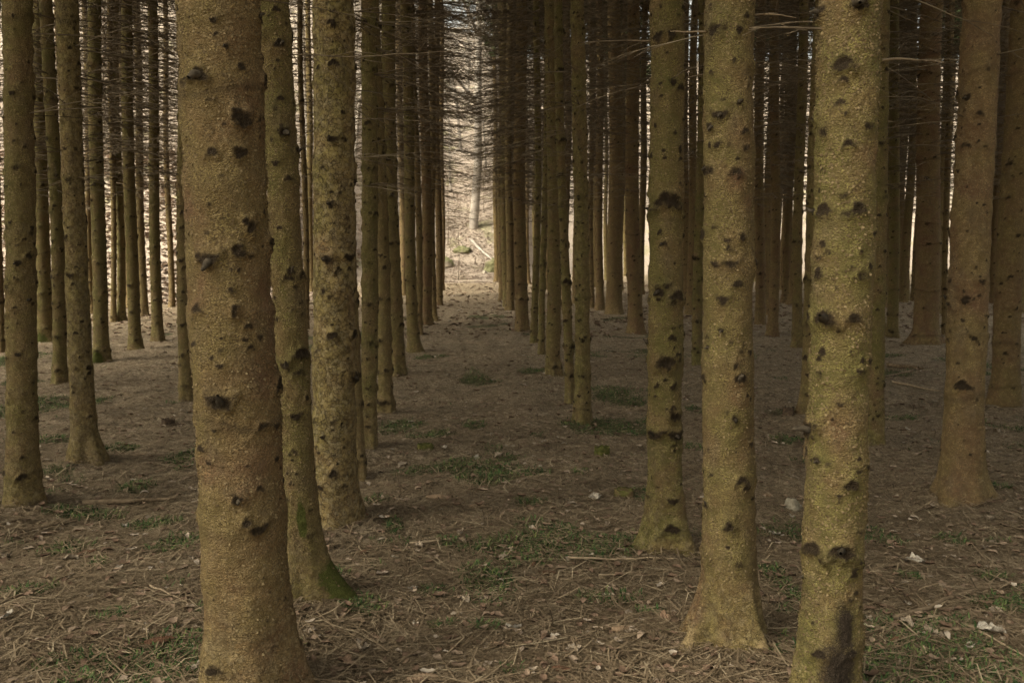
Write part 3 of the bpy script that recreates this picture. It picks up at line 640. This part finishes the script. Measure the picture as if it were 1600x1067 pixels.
# ---------------------------------------------------------------- hillside beyond: bare trees, saplings, rocks
def bare_tree(seed, H_, r0):
    rs = np.random.default_rng(seed); tb = TB()
    def grow(p, d_, L, r, lvl):
        n_ = 6 if lvl < 2 else 4; t = np.linspace(0, 1, n_); P = [np.array(p)]
        dd = np.array(d_, float)
        for i in range(n_ - 1):
            dd = dd + rs.normal(0, .07 + .05 * lvl, 3); dd[2] += .03; dd /= np.linalg.norm(dd); P.append(P[-1] + dd * L / (n_ - 1))
        tb.tube(P, r * (1 - .62 * t) + .002, 6 if lvl == 0 else 3)
        if lvl >= 4: return
        for k in range({0: 13, 1: 6, 2: 4, 3: 3}[lvl]):
            f = rs.uniform(.30 if lvl == 0 else .25, 1); i = min(n_ - 2, int(f * (n_ - 1))); q_ = P[i] + (P[i + 1] - P[i]) * (f * (n_ - 1) - i)
            a = rs.uniform(0, 6.28); e = rs.uniform(.2, .9); nd = np.array([math.cos(a), math.sin(a), e]); nd = nd / np.linalg.norm(nd)
            if lvl: nd = nd * .6 + dd * .5
            grow(q_, nd / np.linalg.norm(nd), L * rs.uniform(.32, .5), r * .42 * (1.1 - f * .5), lvl + 1)
    grow((0, 0, -.3), (0, 0, 1), H_, r0, 0)
    return tb.mesh('bare_tree', GREYBARK)
BT = [bare_tree(2000 + k, (11, 9, 13)[k % 3], (.14, .09, .20)[k % 3]) for k in range(5)]
def sapling(seed):
    rs = np.random.default_rng(seed); tb = TB(); t = np.linspace(0, 1, 8)
    tb.tube(np.stack([.06 * np.sin(t * 3), .04 * t, 2.6 * t - .05], -1), .014 * (1 - .8 * t) + .002, 5)
    for k in range(16): branch_into(tb, (0, 0, rs.uniform(.6, 2.4)), rs.uniform(0, 6.28), rs.uniform(.25, .6), .004, rs, 3, 3, -.4)
    return tb.mesh('sapling', DEAD)
SAP = [sapling(2100 + k) for k in range(3)]
items = []
rs = np.random.default_rng(5)
main_spot = at_depth(739, 355, 52)
bt = []
for k in range(46):
    y = rs.uniform(45, 76); x = rs.uniform(-.62, .60) * y
    if x < -3: y = y - rs.uniform(0, 12)
    if y < foot(np.array([x]))[0] + 2: continue
    px_ = project((x, y, 2))[0]
    if 700 < px_ < 775: continue
    bt.append((px_, x, y, int(rs.integers(0, 5))))
for k, (it, lab) in enumerate(gap_labels(bt, 'bare slope tree', '')):
    o = obj('bare_tree', BT[it[3]], None, (it[1], it[2], hz(it[1], it[2])), (0, 0, rs.uniform(0, 6.28)), rs.uniform(.75, 1.15)); tag(o, lab, 'bare tree', 'bare trees on the slope beyond the wood')
o = obj('bare_tree', BT[2], None, (main_spot.x, 52, hz(main_spot.x, 52)), (0, 0, 1), 1.5); tag(o, 'stout grey bare trunk on the sunny slope at the end of the aisle', 'bare tree', 'bare trees on the slope beyond the wood')
for (px_, y, s, mi, lab) in ((722, 66, 1.0, 0, 'slim bare tree high on the slope left of the stout grey trunk'), (760, 62, .9, 1, 'slim bare tree high on the slope right of the stout grey trunk'), (705, 58, .8, 4, 'bare tree on the slope close to the left aisle row'), (745, 74, 1.2, 3, 'farthest bare tree above the end of the aisle'), (731, 80, 1.2, 0, 'bare tree on the crest over the middle of the aisle'), (768, 78, 1.2, 3, 'bare tree on the crest over the right side of the aisle')):
    q_ = at_depth(px_, 380, y); o = obj('bare_tree', BT[mi], None, (q_.x, y, hz(q_.x, y)), (0, 0, y), s); tag(o, lab, 'bare tree', 'bare trees on the slope beyond the wood')
for (px_, y, s, lab) in ((716, 44.5, 1.1, 'thin sapling standing at the mouth of the aisle before the bright slope'), (700, 50, .9, 'small sapling on the slope at the left of the aisle mouth'), (757, 54, 1.0, 'small sapling on the slope at the right of the aisle mouth')):
    q_ = at_depth(px_, 420, y); o = obj('sapling', SAP[int(y) % 3], None, (q_.x, y, hz(q_.x, y)), (0, 0, y), s); tag(o, lab, 'sapling', 'saplings at the end of the aisle')
def rock(name, px_, py_, y, s, mat, lab, cat, seed, z=None, grp=None):
    import bmesh
    bm = bmesh.new(); bmesh.ops.create_icosphere(bm, subdivisions=4, radius=1); V = np.array([v.co[:] for v in bm.verts])
    k = 1 + (fbm(V, 1.6, seed) - .5) * .9 + (fbm(V, 6, seed + 2) - .5) * .2
    for v, f_ in zip(bm.verts, k): v.co = Vector((v.co.x * s[0] * f_, v.co.y * s[1] * f_, max(-.3, v.co.z) * s[2] * f_)); 
    for f_ in bm.faces: f_.smooth = True
    me = bpy.data.meshes.new(name); bm.to_mesh(me); bm.free(); me.materials.append(mat)
    q_ = at_depth(px_, py_, y) if y else on_ground(px_, py_)
    o = obj(name, me, None, (q_.x, q_.y, hz(q_.x, q_.y))); tag(o, lab, cat, grp); return o
rock('mossy_rock', 697, 405, 47, (.40, .3, .42), MOSSROCK, 'green mossy rock beside the left row at the aisle mouth', 'rock', 3, grp='mossy rocks on the slope')
rock('mossy_rock', 722, 395, 49, (.50, .4, .30), MOSSROCK, 'flat mossy rock in the middle of the aisle mouth', 'rock', 4, grp='mossy rocks on the slope')
rock('mossy_rock', 768, 402, 46.5, (.45, .3, .50), MOSSROCK, 'green mossy rock beside the right row at the aisle mouth', 'rock', 5, grp='mossy rocks on the slope')
rock('white_stone', 757, 407, 46, (.13, .1, .15), WHITELEAF, 'small bright white stone on the leafy slope left of the right mossy rock', 'stone', 6)
tb = TB(); t = np.linspace(0, 1, 8); a_ = at_depth(735, 372, 50); b_ = at_depth(772, 400, 47.5)
PP = [(a_.x + (b_.x - a_.x) * k, 50 - 2.5 * k, hz(a_.x + (b_.x - a_.x) * k, 50 - 2.5 * k) + .12) for k in t]
o = obj('fallen_log', None); bpy.data.objects.remove(o); tb.tube(PP, .09 - .04 * t, 8)
o = obj('fallen_log', tb.mesh('fallen_log', GREYBARK)); tag(o, 'fallen pale log lying down the slope at the end of the aisle', 'log')
tb = TB(); c_ = at_depth(708, 352, 52)
for k in range(60):
    rs = np.random.default_rng(2300 + k); x = c_.x + rs.normal(0, .45); y = 52 + rs.normal(0, .4); branch_into(tb, (x, y, hz(x, y) + rs.uniform(0, .5)), rs.uniform(0, 6.28), rs.uniform(.4, 1.1), .009, rs, 3, 2)
o = obj('brush_pile', tb.mesh('brush_pile', DEAD)); tag(o, 'dark tangle of dead brushwood on the slope left of the stout grey trunk', 'brush pile')

# ---------------------------------------------------------------- litter one could not count
def frust_pts(n, y0, y1, seed, pw=1.0, mar=.66):
    rs = np.random.default_rng(seed); u = rs.uniform(0, 1, n)
    y = y0 * (y1 / y0) ** (u ** pw); x = (rs.uniform(-mar, mar, n) + .045) * y
    return x, y, rs
def strips(name, n, y0, y1, seed, L0, L1, wd, mat, zlift=.004, tilt=.25, keepf=None, tonef=None, stand=0.0, pw=1.0):
    x, y, rs = frust_pts(n, y0, y1, seed, pw)
    if keepf is not None: m_ = keepf(x, y, rs); x = x[m_]; y = y[m_]
    n = len(x); z = height(x, y); a = rs.uniform(0, 6.28, n); L = rs.uniform(L0, L1, n) ; w_ = rs.uniform(.6, 1.2, n) * wd * (1 + y / 14)
    e = rs.normal(0, tilt, n) if not stand else rs.uniform(.12, .95, n)
    dx = np.cos(a) * np.cos(e); dy = np.sin(a) * np.cos(e); dz_ = np.abs(np.sin(e)) if stand else np.sin(e) * .5
    nx_ = -np.sin(a); ny_ = np.cos(a); bow = rs.normal(0, .12, n) * L
    C = np.stack([x, y, z + zlift + rs.uniform(0, .012, n)], -1); D = np.stack([dx, dy, dz_], -1) * (L / 2)[:, None]; W = np.stack([nx_, ny_, 0 * nx_], -1) * (w_ / 2)[:, None]
    if stand: C = C + D
    B = np.stack([nx_ * bow, ny_ * bow, np.abs(bow) * .3], -1)
    U = np.array([0, 0, 1.0]) * (w_ / 2)[:, None]
    P = [C - D - W, C - D + W, C + B + W + U, C + B - W + U, C + D + W * .5, C + D - W * .5]
    V = np.stack(P, 1).reshape(-1, 3); i = np.arange(n) * 6
    Fc = np.concatenate([np.stack([i, i + 1, i + 2, i + 3], -1), np.stack([i + 3, i + 2, i + 4, i + 5], -1)])
    tn = rs.uniform(0, 1, n) if tonef is None else tonef(rs, n)
    o = obj(name, mesh(name, V, Fc, mat, {'tone': np.repeat(tn, 6)}, smooth=False)); return o
dark = lambda rs_, n_: np.clip(rs_.beta(1.6, 2.4, n_), 0, 1)
o = strips('needle_litter', 170000, 2.6, 14, 31, .025, .10, .0025, LITTER, tonef=dark); tag(o, 'brown fallen needles and fine twigs covering the forest floor', 'needle litter', kind='stuff')
o = strips('twig_litter', 42000, 2.6, 34, 32, .08, .34, .0048, LITTER, tilt=.15, tonef=dark); tag(o, 'thin broken twigs and straws strewn over the forest floor', 'twig litter', kind='stuff')
def mk(x, y, rs_): return rs_.uniform(0, 1, len(x)) < np.clip((moss_field(x, y) - .35) * 2.2, 0, 1)
o = strips('ground_moss', 330000, 2.7, 14, 33, .016, .042, .0046, MOSSM, zlift=-.002, keepf=mk, stand=1, pw=.9); tag(o, 'low dark green moss growing in patches on the forest floor', 'moss', kind='stuff')
def leaves(name, n, y0, y1, seed, s0, s1, mat, pw=1.0, xr=None):
    x, y, rs = frust_pts(n, y0, y1, seed, pw)
    if xr: x = rs.uniform(xr[0], xr[1], n)
    z = height(x, y); a = rs.uniform(0, 6.28, n); L = rs.uniform(s0, s1, n) * (1 + y / 30 * (y < 43))
    lx = np.array([-.5, -.25, 0, .3, .5]); wv = np.array([.06, .26, .22, .30, .05])
    cur = rs.normal(0, .5, n); fold = rs.uniform(.1, .9, n); P = []
    for i in range(5):
        for s in (-1, 0, 1):
            u = lx[i] * L; v = s * wv[i] * L * rs.uniform(.8, 1.2, n); h = np.abs(s) * fold * wv[i] * L + cur * lx[i] ** 2 * L + np.abs(cur) * .02
            P.append(np.stack([x + u * np.cos(a) - v * np.sin(a), y + u * np.sin(a) + v * np.cos(a), z + h + .006 + rs.uniform(0, .01, n) * (s == 9)], -1))
    V = np.stack(P, 1).reshape(-1, 3); base = np.arange(n)[:, None] * 15; q_ = []
    for i in range(4):
        for s in (0, 1): q_.append([i * 3 + s, i * 3 + s + 1, i * 3 + s + 4, i * 3 + s + 3])
    Fc = (base[:, :, None] + np.array(q_)[None]).reshape(-1, 4)
    return obj(name, mesh(name, V, Fc, mat, {'tone': np.repeat(rs.beta(1.2, 1.7, n), 15)}))
o = leaves('leaf_litter', 9000, 2.8, 28, 41, .02, .055, LEAFT); tag(o, 'small crumpled dead leaves scattered thinly through the needles', 'leaf litter', kind='stuff')
o = leaves('aisle_leaf_litter', 8000, 16, 43, 42, .04, .09, LEAFT, .8); tag(o, 'pale dead leaves blown over the far forest floor towards the aisle mouth', 'leaf litter', kind='stuff')
SLOPEL = toned('slope_leaves', [(.20, .15, .115), (.30, .23, .18), (.40, .32, .26), (.50, .43, .36)])
o = leaves('slope_leaf_litter', 22000, 43.5, 62, 43, .05, .12, SLOPEL, 1.0, (-4, 4.5)); tag(o, 'thick layer of bright dead leaves on the slope at the end of the aisle', 'leaf litter', kind='stuff')

o = leaves('side_slope_leaf_litter', 26000, 27, 56, 44, .06, .14, SLOPEL, 1.0, (-30, -5)); tag(o, 'thick layer of bright dead leaves on the slope beyond the left side of the wood', 'leaf litter', kind='stuff')
rs = np.random.default_rng(61); sp = []
for k in range(26):
    x = rs.uniform(-21, -8); y = foot(np.array([x]))[0] + rs.uniform(.5, 9); sp.append((project((x, y, 1))[0], x, y, k))
for k, (it, lab) in enumerate(gap_labels([q_ for q_ in sp if -30 < q_[0] < 560], 'leafless slope sapling', '')):
    o = obj('sapling', SAP[k % 3], None, (it[1], it[2], hz(it[1], it[2])), (rs.normal(0, .08), rs.normal(0, .08), k), rs.uniform(.7, 1.4)); tag(o, lab, 'sapling', 'saplings on the bright slope at left')

# ---------------------------------------------------------------- countable things on the ground
def cone_mesh(seed, mat):
    rs = np.random.default_rng(seed); L, r0 = 1.0, .125; nz_, ns = 60, 28
    u = np.linspace(0, 1, nz_); th = np.arange(ns) * 2 * math.pi / ns; T_, U_ = np.meshgrid(th, u); T_ = T_.ravel(); U_ = U_.ravel()
    prof = r0 * np.clip(np.sin(np.pi * np.clip(U_ * .9 + .07, 0, 1)), 0, 1) ** .55
    row = U_ * 17; ph = T_ / (2 * math.pi) * 8 + np.floor(row) * .5
    sc = (row % 1) * (1 - np.abs((ph % 1) - .5) * 1.2)
    rr = prof * (.9 + .45 * sc) * (U_ > 0) * (U_ < 1)
    bendv = rs.uniform(-.12, .12); V = np.stack([(U_ - .5) * L, rr * np.cos(T_) + bendv * (U_ - .5) ** 2, rr * np.sin(T_)], -1)
    i, j = np.meshgrid(np.arange(nz_ - 1), np.arange(ns), indexing='ij'); j2 = (j + 1) % ns
    return mesh('spruce_cone', V, np.stack([i * ns + j, (i + 1) * ns + j, (i + 1) * ns + j2, i * ns + j2], -1).reshape(-1, 4), mat)
CB_, CP_ = [cone_mesh(k, CONE) for k in (1, 2)], [cone_mesh(k, PALECONE) for k in (3, 4)]
CONES = [(136, 862, .10, 25, 0, 'brown spruce cone right of a pale leaf, left foreground'), (269, 899, .07, 70, 1, 'short pinkish cone just left of the thickest trunk'),
 (247, 1018, .13, 15, 0, 'largest dark cone at bottom left below the pinkish one'), (192, 697, .08, 0, 0, 'dark cone right of the rough grey trunk foot, upper of a pair'), (215, 712, .09, 10, 1, 'pale cone right of the rough grey trunk foot, lower of a pair'),
 (682, 787, .13, 8, 1, 'pale long cone on the aisle floor right of the scaly trunk'), (745, 800, .10, -5, 1, 'cone on the aisle floor right of the pale long cone'), (570, 865, .08, 40, 0, 'reddish cone below the scaly trunk foot'),
 (635, 1033, .07, 75, 1, 'small upright looking pale cone at bottom centre left'), (782, 1014, .09, -20, 1, 'pale thick cone at bottom centre beside a moss tuft'), (660, 1060, .12, 10, 1, 'cone cut by the bottom edge right of the small pale cone'),
 (560, 824, .12, 2, 0, 'cone lying against the scaly trunk foot'), (834, 883, .07, 75, 0, 'pinkish cone pointing at the viewer, left of a pair in the aisle'), (855, 896, .09, -20, 0, 'pinkish cone lying slanted, right of a pair in the aisle'),
 (975, 993, .11, 5, 1, 'pale cone on the needles left of the bare yellow roots'), (545, 770, .09, 5, 1, 'cone in the aisle close behind the scaly trunk'), (1198, 770, .08, -30, 1, 'pale cone right of the tan rooted trunk'),
 (30, 765, .09, 20, 0, 'brown cone near the foot of the thick olive trunk'), (1400, 1010, .09, 30, 0, 'brown cone right of the fat mossy trunk foot'), (880, 1050, .09, -15, 0, 'brown cone at the bottom edge left of centre right moss')]
for k, (px_, py_, L, an, pal, lab) in enumerate(CONES):
    q_ = on_ground(px_, py_); o = obj('spruce_cone', (CP_ if pal else CB_)[k % 2], None, (q_.x, q_.y, hz(q_.x, q_.y) + L * .12), (k * 1.3, R(random.uniform(-6, 6)), R(an)), L); tag(o, lab, 'spruce cone', 'spruce cones on the ground')
def leaf_mesh(seed, mat):
    rs = np.random.default_rng(seed); n_ = 15; t = np.linspace(-.5, .5, n_)
    wv = (.24 + .05 * rs.normal(0, 1, n_)) * np.sqrt(np.clip(1 - (2 * t) ** 2, 0, 1)) * (1 + .22 * np.sin(t * 24 + rs.uniform(0, 6))) + .01; V = []
    c1 = rs.uniform(-.8, .9); fo = rs.uniform(.1, 1.0); tw = rs.normal(0, .5)
    for i in range(n_):
        for j in np.linspace(-1, 1, 7):
            v = j * wv[i]; h = abs(v) * fo + c1 * t[i] ** 2 + .07 * math.sin(9 * t[i] + 5 * j) + rs.normal(0, .02) + tw * t[i] * v; V.append((t[i], v, h))
    V = np.array(V); V[:, 2] -= V[:, 2].min(); i, j = np.meshgrid(np.arange(n_ - 1), np.arange(6), indexing='ij'); q_ = i * 7 + j
    Vb = V.copy(); Vb[:, 2] -= .012; F1 = np.stack([q_, q_ + 7, q_ + 8, q_ + 1], -1).reshape(-1, 4)
    return mesh('dead_leaf', np.concatenate([V, Vb]), np.concatenate([F1, F1[:, ::-1] + len(V)]), mat)
LP, LW, LB = [leaf_mesh(k, PALELEAF) for k in (1, 2, 3, 4)], [leaf_mesh(k, WHITELEAF) for k in (5, 6)], [leaf_mesh(k, BROWNLEAF) for k in (7, 8)]
LEAVES = [(111, 873, .10, 'P', 'pale curled leaf left of a brown cone, left foreground'), (194, 816, .065, 'W', 'small bright white curled leaf right of the thick olive trunk'), (10, 865, .09, 'P', 'pale leaf at the left edge beside the stick heap'),
 (8, 978, .10, 'W', 'whitish leaf at the left edge near the bottom corner'), (74, 727, .09, 'P', 'pale leaf between the thick olive and rough grey trunks'), (300, 767, .09, 'P', 'pale leaf touching the left side of the thickest trunk, upper one'),
 (300, 880, .06, 'P', 'pale leaf touching the left side of the thickest trunk, lower one'), (282, 668, .07, 'P', 'pale leaf right of a small dark stump'), (704, 680, .07, 'P', 'leaf on the far moss patch, left of a pair in the aisle'), (750, 677, .07, 'P', 'leaf in the aisle behind the moss, right of a pair'),
 (694, 706, .09, 'W', 'white crumpled leaf left of a dark twig in the aisle'), (744, 721, .08, 'W', 'white upright leaf caught on a dark twig in the aisle'), (780, 720, .10, 'P', 'long beige leaf right of the twig caught white leaf'), (617, 875, .045, 'W', 'tiny white leaf speck right of the moss footed trunk'),
 (655, 858, .09, 'P', 'pale leaf at the end of a short stick in the aisle'), (720, 840, .08, 'P', 'beige leaf in the aisle above two pinkish cones'), (786, 873, .07, 'P', 'beige leaf left of two pinkish cones'), (645, 924, .06, 'W', 'white leaf on the moss at front left of centre'),
 (725, 941, .08, 'P', 'pale leaf just above a moss tuft near bottom centre'), (565, 1020, .12, 'P', 'large pale curled leaf right of the thickest trunk foot'), (630, 729, .12, 'P', 'flat beige leaf on moss right of the yellow green trunk'), (802, 989, .08, 'W', 'white leaf beside the pale thick cone at bottom centre'),
 (502, 861, .06, 'P', 'leaf between the moss footed trunk and the scaly trunk'), (931, 785, .14, 'W', 'large crumpled whitish leaf in mid aisle left of the burl trunk'), (890, 877, .08, 'P', 'beige leaf at the left end of a long pale stick'), (895, 1022, .08, 'P', 'narrow pale leaf at bottom centre right'),
 (881, 694, .06, 'W', 'small white leaf left of the mossy stump'), (1000, 704, .08, 'P', 'beige leaf left of the burl trunk beyond the mossy stump'), (1237, 806, .07, 'W', 'white leaf lying under the pale stone'), (1545, 817, .10, 'P', 'pale leaf right of the skirted grey brown trunk'),
 (1430, 877, .12, 'W', 'flat whitish bark flake right of the fat mossy trunk'), (1418, 675, .06, 'W', 'bright white speck leaf right of the olive trunk behind the fat mossy one'), (1556, 678, .12, 'P', 'long pale leaf below the cut brown trunk'), (1554, 967, .09, 'P', 'beige leaf upper right of the big crumpled leaf at bottom right'),
 (1547, 999, .14, 'W', 'big crumpled whitish leaf at bottom right'), (1457, 1003, .10, 'P', 'folded pale leaf on sticks at bottom right'), (1417, 949, .06, 'W', 'small white leaf right of the black foot patch'), (1515, 1020, .07, 'W', 'small white leaf below left of the big crumpled one'),
 (1242, 747, .08, 'P', 'beige leaf above the pale stone'), (1210, 836, .08, 'W', 'whitish leaf between the tan rooted and fat mossy trunks'), (1415, 986, .10, 'P', 'pale leaf under the branch right of the black foot patch'), (130, 655, .07, 'W', 'white leaf beyond the rough grey trunk on its right'),
 (60, 690, .06, 'P', 'beige leaf left of the rough grey trunk'), (540, 1045, .09, 'B', 'brown leaf at the bottom right of the thickest trunk foot'), (1040, 985, .08, 'B', 'brown leaf left of the bare yellow roots'), (1480, 940, .09, 'B', 'brown leaf above the sticks at bottom right')]
for k, (px_, py_, L, ty, lab) in enumerate(LEAVES):
    q_ = on_ground(px_, py_); M_ = {'P': LP, 'W': LW, 'B': LB}[ty]; o = obj('dead_leaf', M_[k % len(M_)], None, (q_.x, q_.y, hz(q_.x, q_.y) + .008), (R(random.uniform(-18, 18)), R(random.uniform(-18, 18)), k * 2.4), L * .85); tag(o, lab, 'dead leaf', 'dead leaves on the needles')
STICKS = [((130, 787), (275, 779), .020, 0, 'dark thick fallen stick lying left of the thickest trunk'), ((60, 766), (115, 755), .014, 1, 'short pale stick right of the thick olive trunk'), ((72, 1004), (95, 938), .006, 1, 'pale straight straw pointing up at bottom left'),
 ((-15, 806), (22, 786), .014, 0, 'brown stick of the heap at the left edge, upper one'), ((-15, 828), (30, 815), .012, 0, 'brown stick of the heap at the left edge, middle one'), ((0, 850), (38, 838), .010, 1, 'pale stick of the heap at the left edge, lowest one'),
 ((30, 830), (120, 812), .011, 0, 'brown stick lying in moss below the thick olive trunk'), ((-10, 955), (110, 905), .007, 0, 'long thin brown twig slanting in from the left edge'), ((75, 1010), (105, 1062), .005, 1, 'short pale straw slanting down at bottom left'),
 ((640, 855), (702, 850), .009, 1, 'short pale stick in the aisle touching a pale leaf'), ((550, 909), (640, 939), .005, 1, 'long pale straw right of the moss footed trunk'), ((720, 711), (762, 740), .006, 0, 'dark forked twig under two white leaves in the aisle'),
 ((620, 769), (628, 800), .005, 0, 'thin dark twig sticking up right of the scaly trunk'), ((888, 881), (1058, 889), .007, 1, 'long pale straight stick in front of the burl trunk'), ((935, 907), (1002, 903), .006, 1, 'shorter pale stick below the long pale one'),
 ((815, 740), (917, 738), .006, 0, 'thin reddish stick across the aisle below the mossy stump'), ((1392, 980), (1610, 914), .013, 0, 'knobbly brown branch on the ground at lower right'), ((1450, 974), (1610, 1042), .007, 1, 'long pale curved twig at bottom right corner'),
 ((1467, 996), (1582, 994), .010, 0, 'brown stick under the big crumpled leaf at bottom right'), ((1388, 575), (1442, 581), .035, 0, 'dark short log lying before the dark reddish flared trunk'), ((1385, 592), (1440, 580), .015, 0, 'thin stick leaning on the dark short log'),
 ((1395, 600), (1470, 615), .015, 1, 'pale stick on the ground below the dark short log'), ((700, 1010), (770, 985), .005, 1, 'pale straw left of the white leaf at bottom centre'), ((930, 985), (1000, 978), .004, 1, 'fine straw left of the bare yellow roots'),
 ((1060, 1000), (1085, 950), .005, 0, 'brown twig leaning by the left bare root'), ((1370, 905), (1440, 960), .007, 0, 'brown twig right of the fat mossy trunk foot'), ((235, 925), (300, 960), .005, 1, 'fine straw left of the thickest trunk'), ((590, 985), (660, 970), .005, 0, 'dark twig near the large curled leaf')]
for k, (a_, b_, rad, pal, lab) in enumerate(STICKS):
    A_, B_ = on_ground(*a_), on_ground(*b_); rs = np.random.default_rng(3000 + k); tb = TB(); n_ = 9; t = np.linspace(0, 1, n_)
    L = (B_ - A_).length; dirv = np.array((B_ - A_).normalized()[:]); nrm = np.array([-dirv[1], dirv[0], 0]); wbl = np.cumsum(rs.normal(0, .018, n_)); wbl -= wbl[0] + (wbl[-1] - wbl[0]) * t
    P = np.array(A_)[None] + dirv[None] * (t * L)[:, None] + nrm[None] * (wbl * L + (.10 * L * np.sin(t * 3.1) if 'curved' in lab else 0))[:, None]
    mid = P.mean(0); P[:, 2] = height(P[:, 0], P[:, 1]).max() * .5 + height(P[:, 0], P[:, 1]) * .5 + rad * .8 + .006
    if 'sticking up' in lab: P = np.array([[A_.x, A_.y, A_.z + .14], [A_.x + .01, A_.y, .07], [B_.x, A_.y, -.01]]); t = np.linspace(0, 1, 3)
    P = P - np.array([mid[0], mid[1], 0]); tb.tube(P, rad * 1.0 * (1 - .5 * t) * (1 + rs.normal(0, .08, len(t))), 7)
    if L > .25 and not pal and len(P) > 4:
        for m_ in range(3):
            i = rs.integers(2, len(P) - 1); d_ = dirv * .5 + nrm * rs.choice([-1, 1]); Q = P[i] + d_ * np.linspace(0, 1, 3)[:, None] * L * .16; Q[:, 2] += np.linspace(0, .03, 3); tb.tube(Q, [rad * .4, rad * .3, rad * .15], 4)
    o = obj('stick', tb.mesh('stick', PALESTICK if pal else STICK), None, (mid[0], mid[1], 0)); tag(o, lab, 'stick', 'sticks lying on the ground')
def stump(px_, py_, r, h, mat, lab, seed):
    rs = np.random.default_rng(seed); ns, nz_ = 30, 14; V = []
    th = np.arange(ns) * 2 * math.pi / ns; jag = rs.uniform(.6, 1.1, ns); jag = (jag + np.roll(jag, 1)) / 2
    for i in range(nz_):
        u = i / (nz_ - 1); rr = r * (1 + .5 * math.exp(-u * 4)) * (1 + .12 * np.sin(3 * th + seed)) * (1 + rs.normal(0, .03, ns))
        V.append(np.stack([rr * np.cos(th), rr * np.sin(th), -.04 + (h * jag + .04) * u], -1))
    for s in (.75, .4, .02): V.append(np.stack([r * s * np.cos(th), r * s * np.sin(th), h * (.55 + .25 * jag * s)], -1))
    n_ = len(V); i, j = np.meshgrid(np.arange(n_ - 1), np.arange(ns), indexing='ij'); j2 = (j + 1) % ns
    q_ = on_ground(px_, py_); o = obj('stump', mesh('stump', np.concatenate(V), np.stack([i * ns + j, i * ns + j2, (i + 1) * ns + j2, (i + 1) * ns + j], -1).reshape(-1, 4), mat), None, (q_.x, q_.y, hz(q_.x, q_.y))); tag(o, lab, 'stump', 'small rotten stumps')
stump(940, 715, .055, .085, STUMPM, 'small bright mossy stump in the aisle left of the burl trunk', 1)
stump(263, 664, .055, .075, DARKSTUMP, 'small dark rotten stump left of the thickest trunk', 2)
stump(665, 706, .06, .055, STUMPM, 'low brown mossy stump in the aisle right of the yellow green trunk', 3)
stump(975, 776, .06, .05, STUMPM, 'flat mossy stump just left of the burl trunk', 4)
stump(1232, 656, .05, .09, DARKSTUMP, 'dark stump between the tan rooted and fat mossy trunks', 5)
rock('stone', 1237, 790, 0, (.058, .05, .075), STONE, 'pale lichen covered stone left of the fat mossy trunk', 'stone', 9)
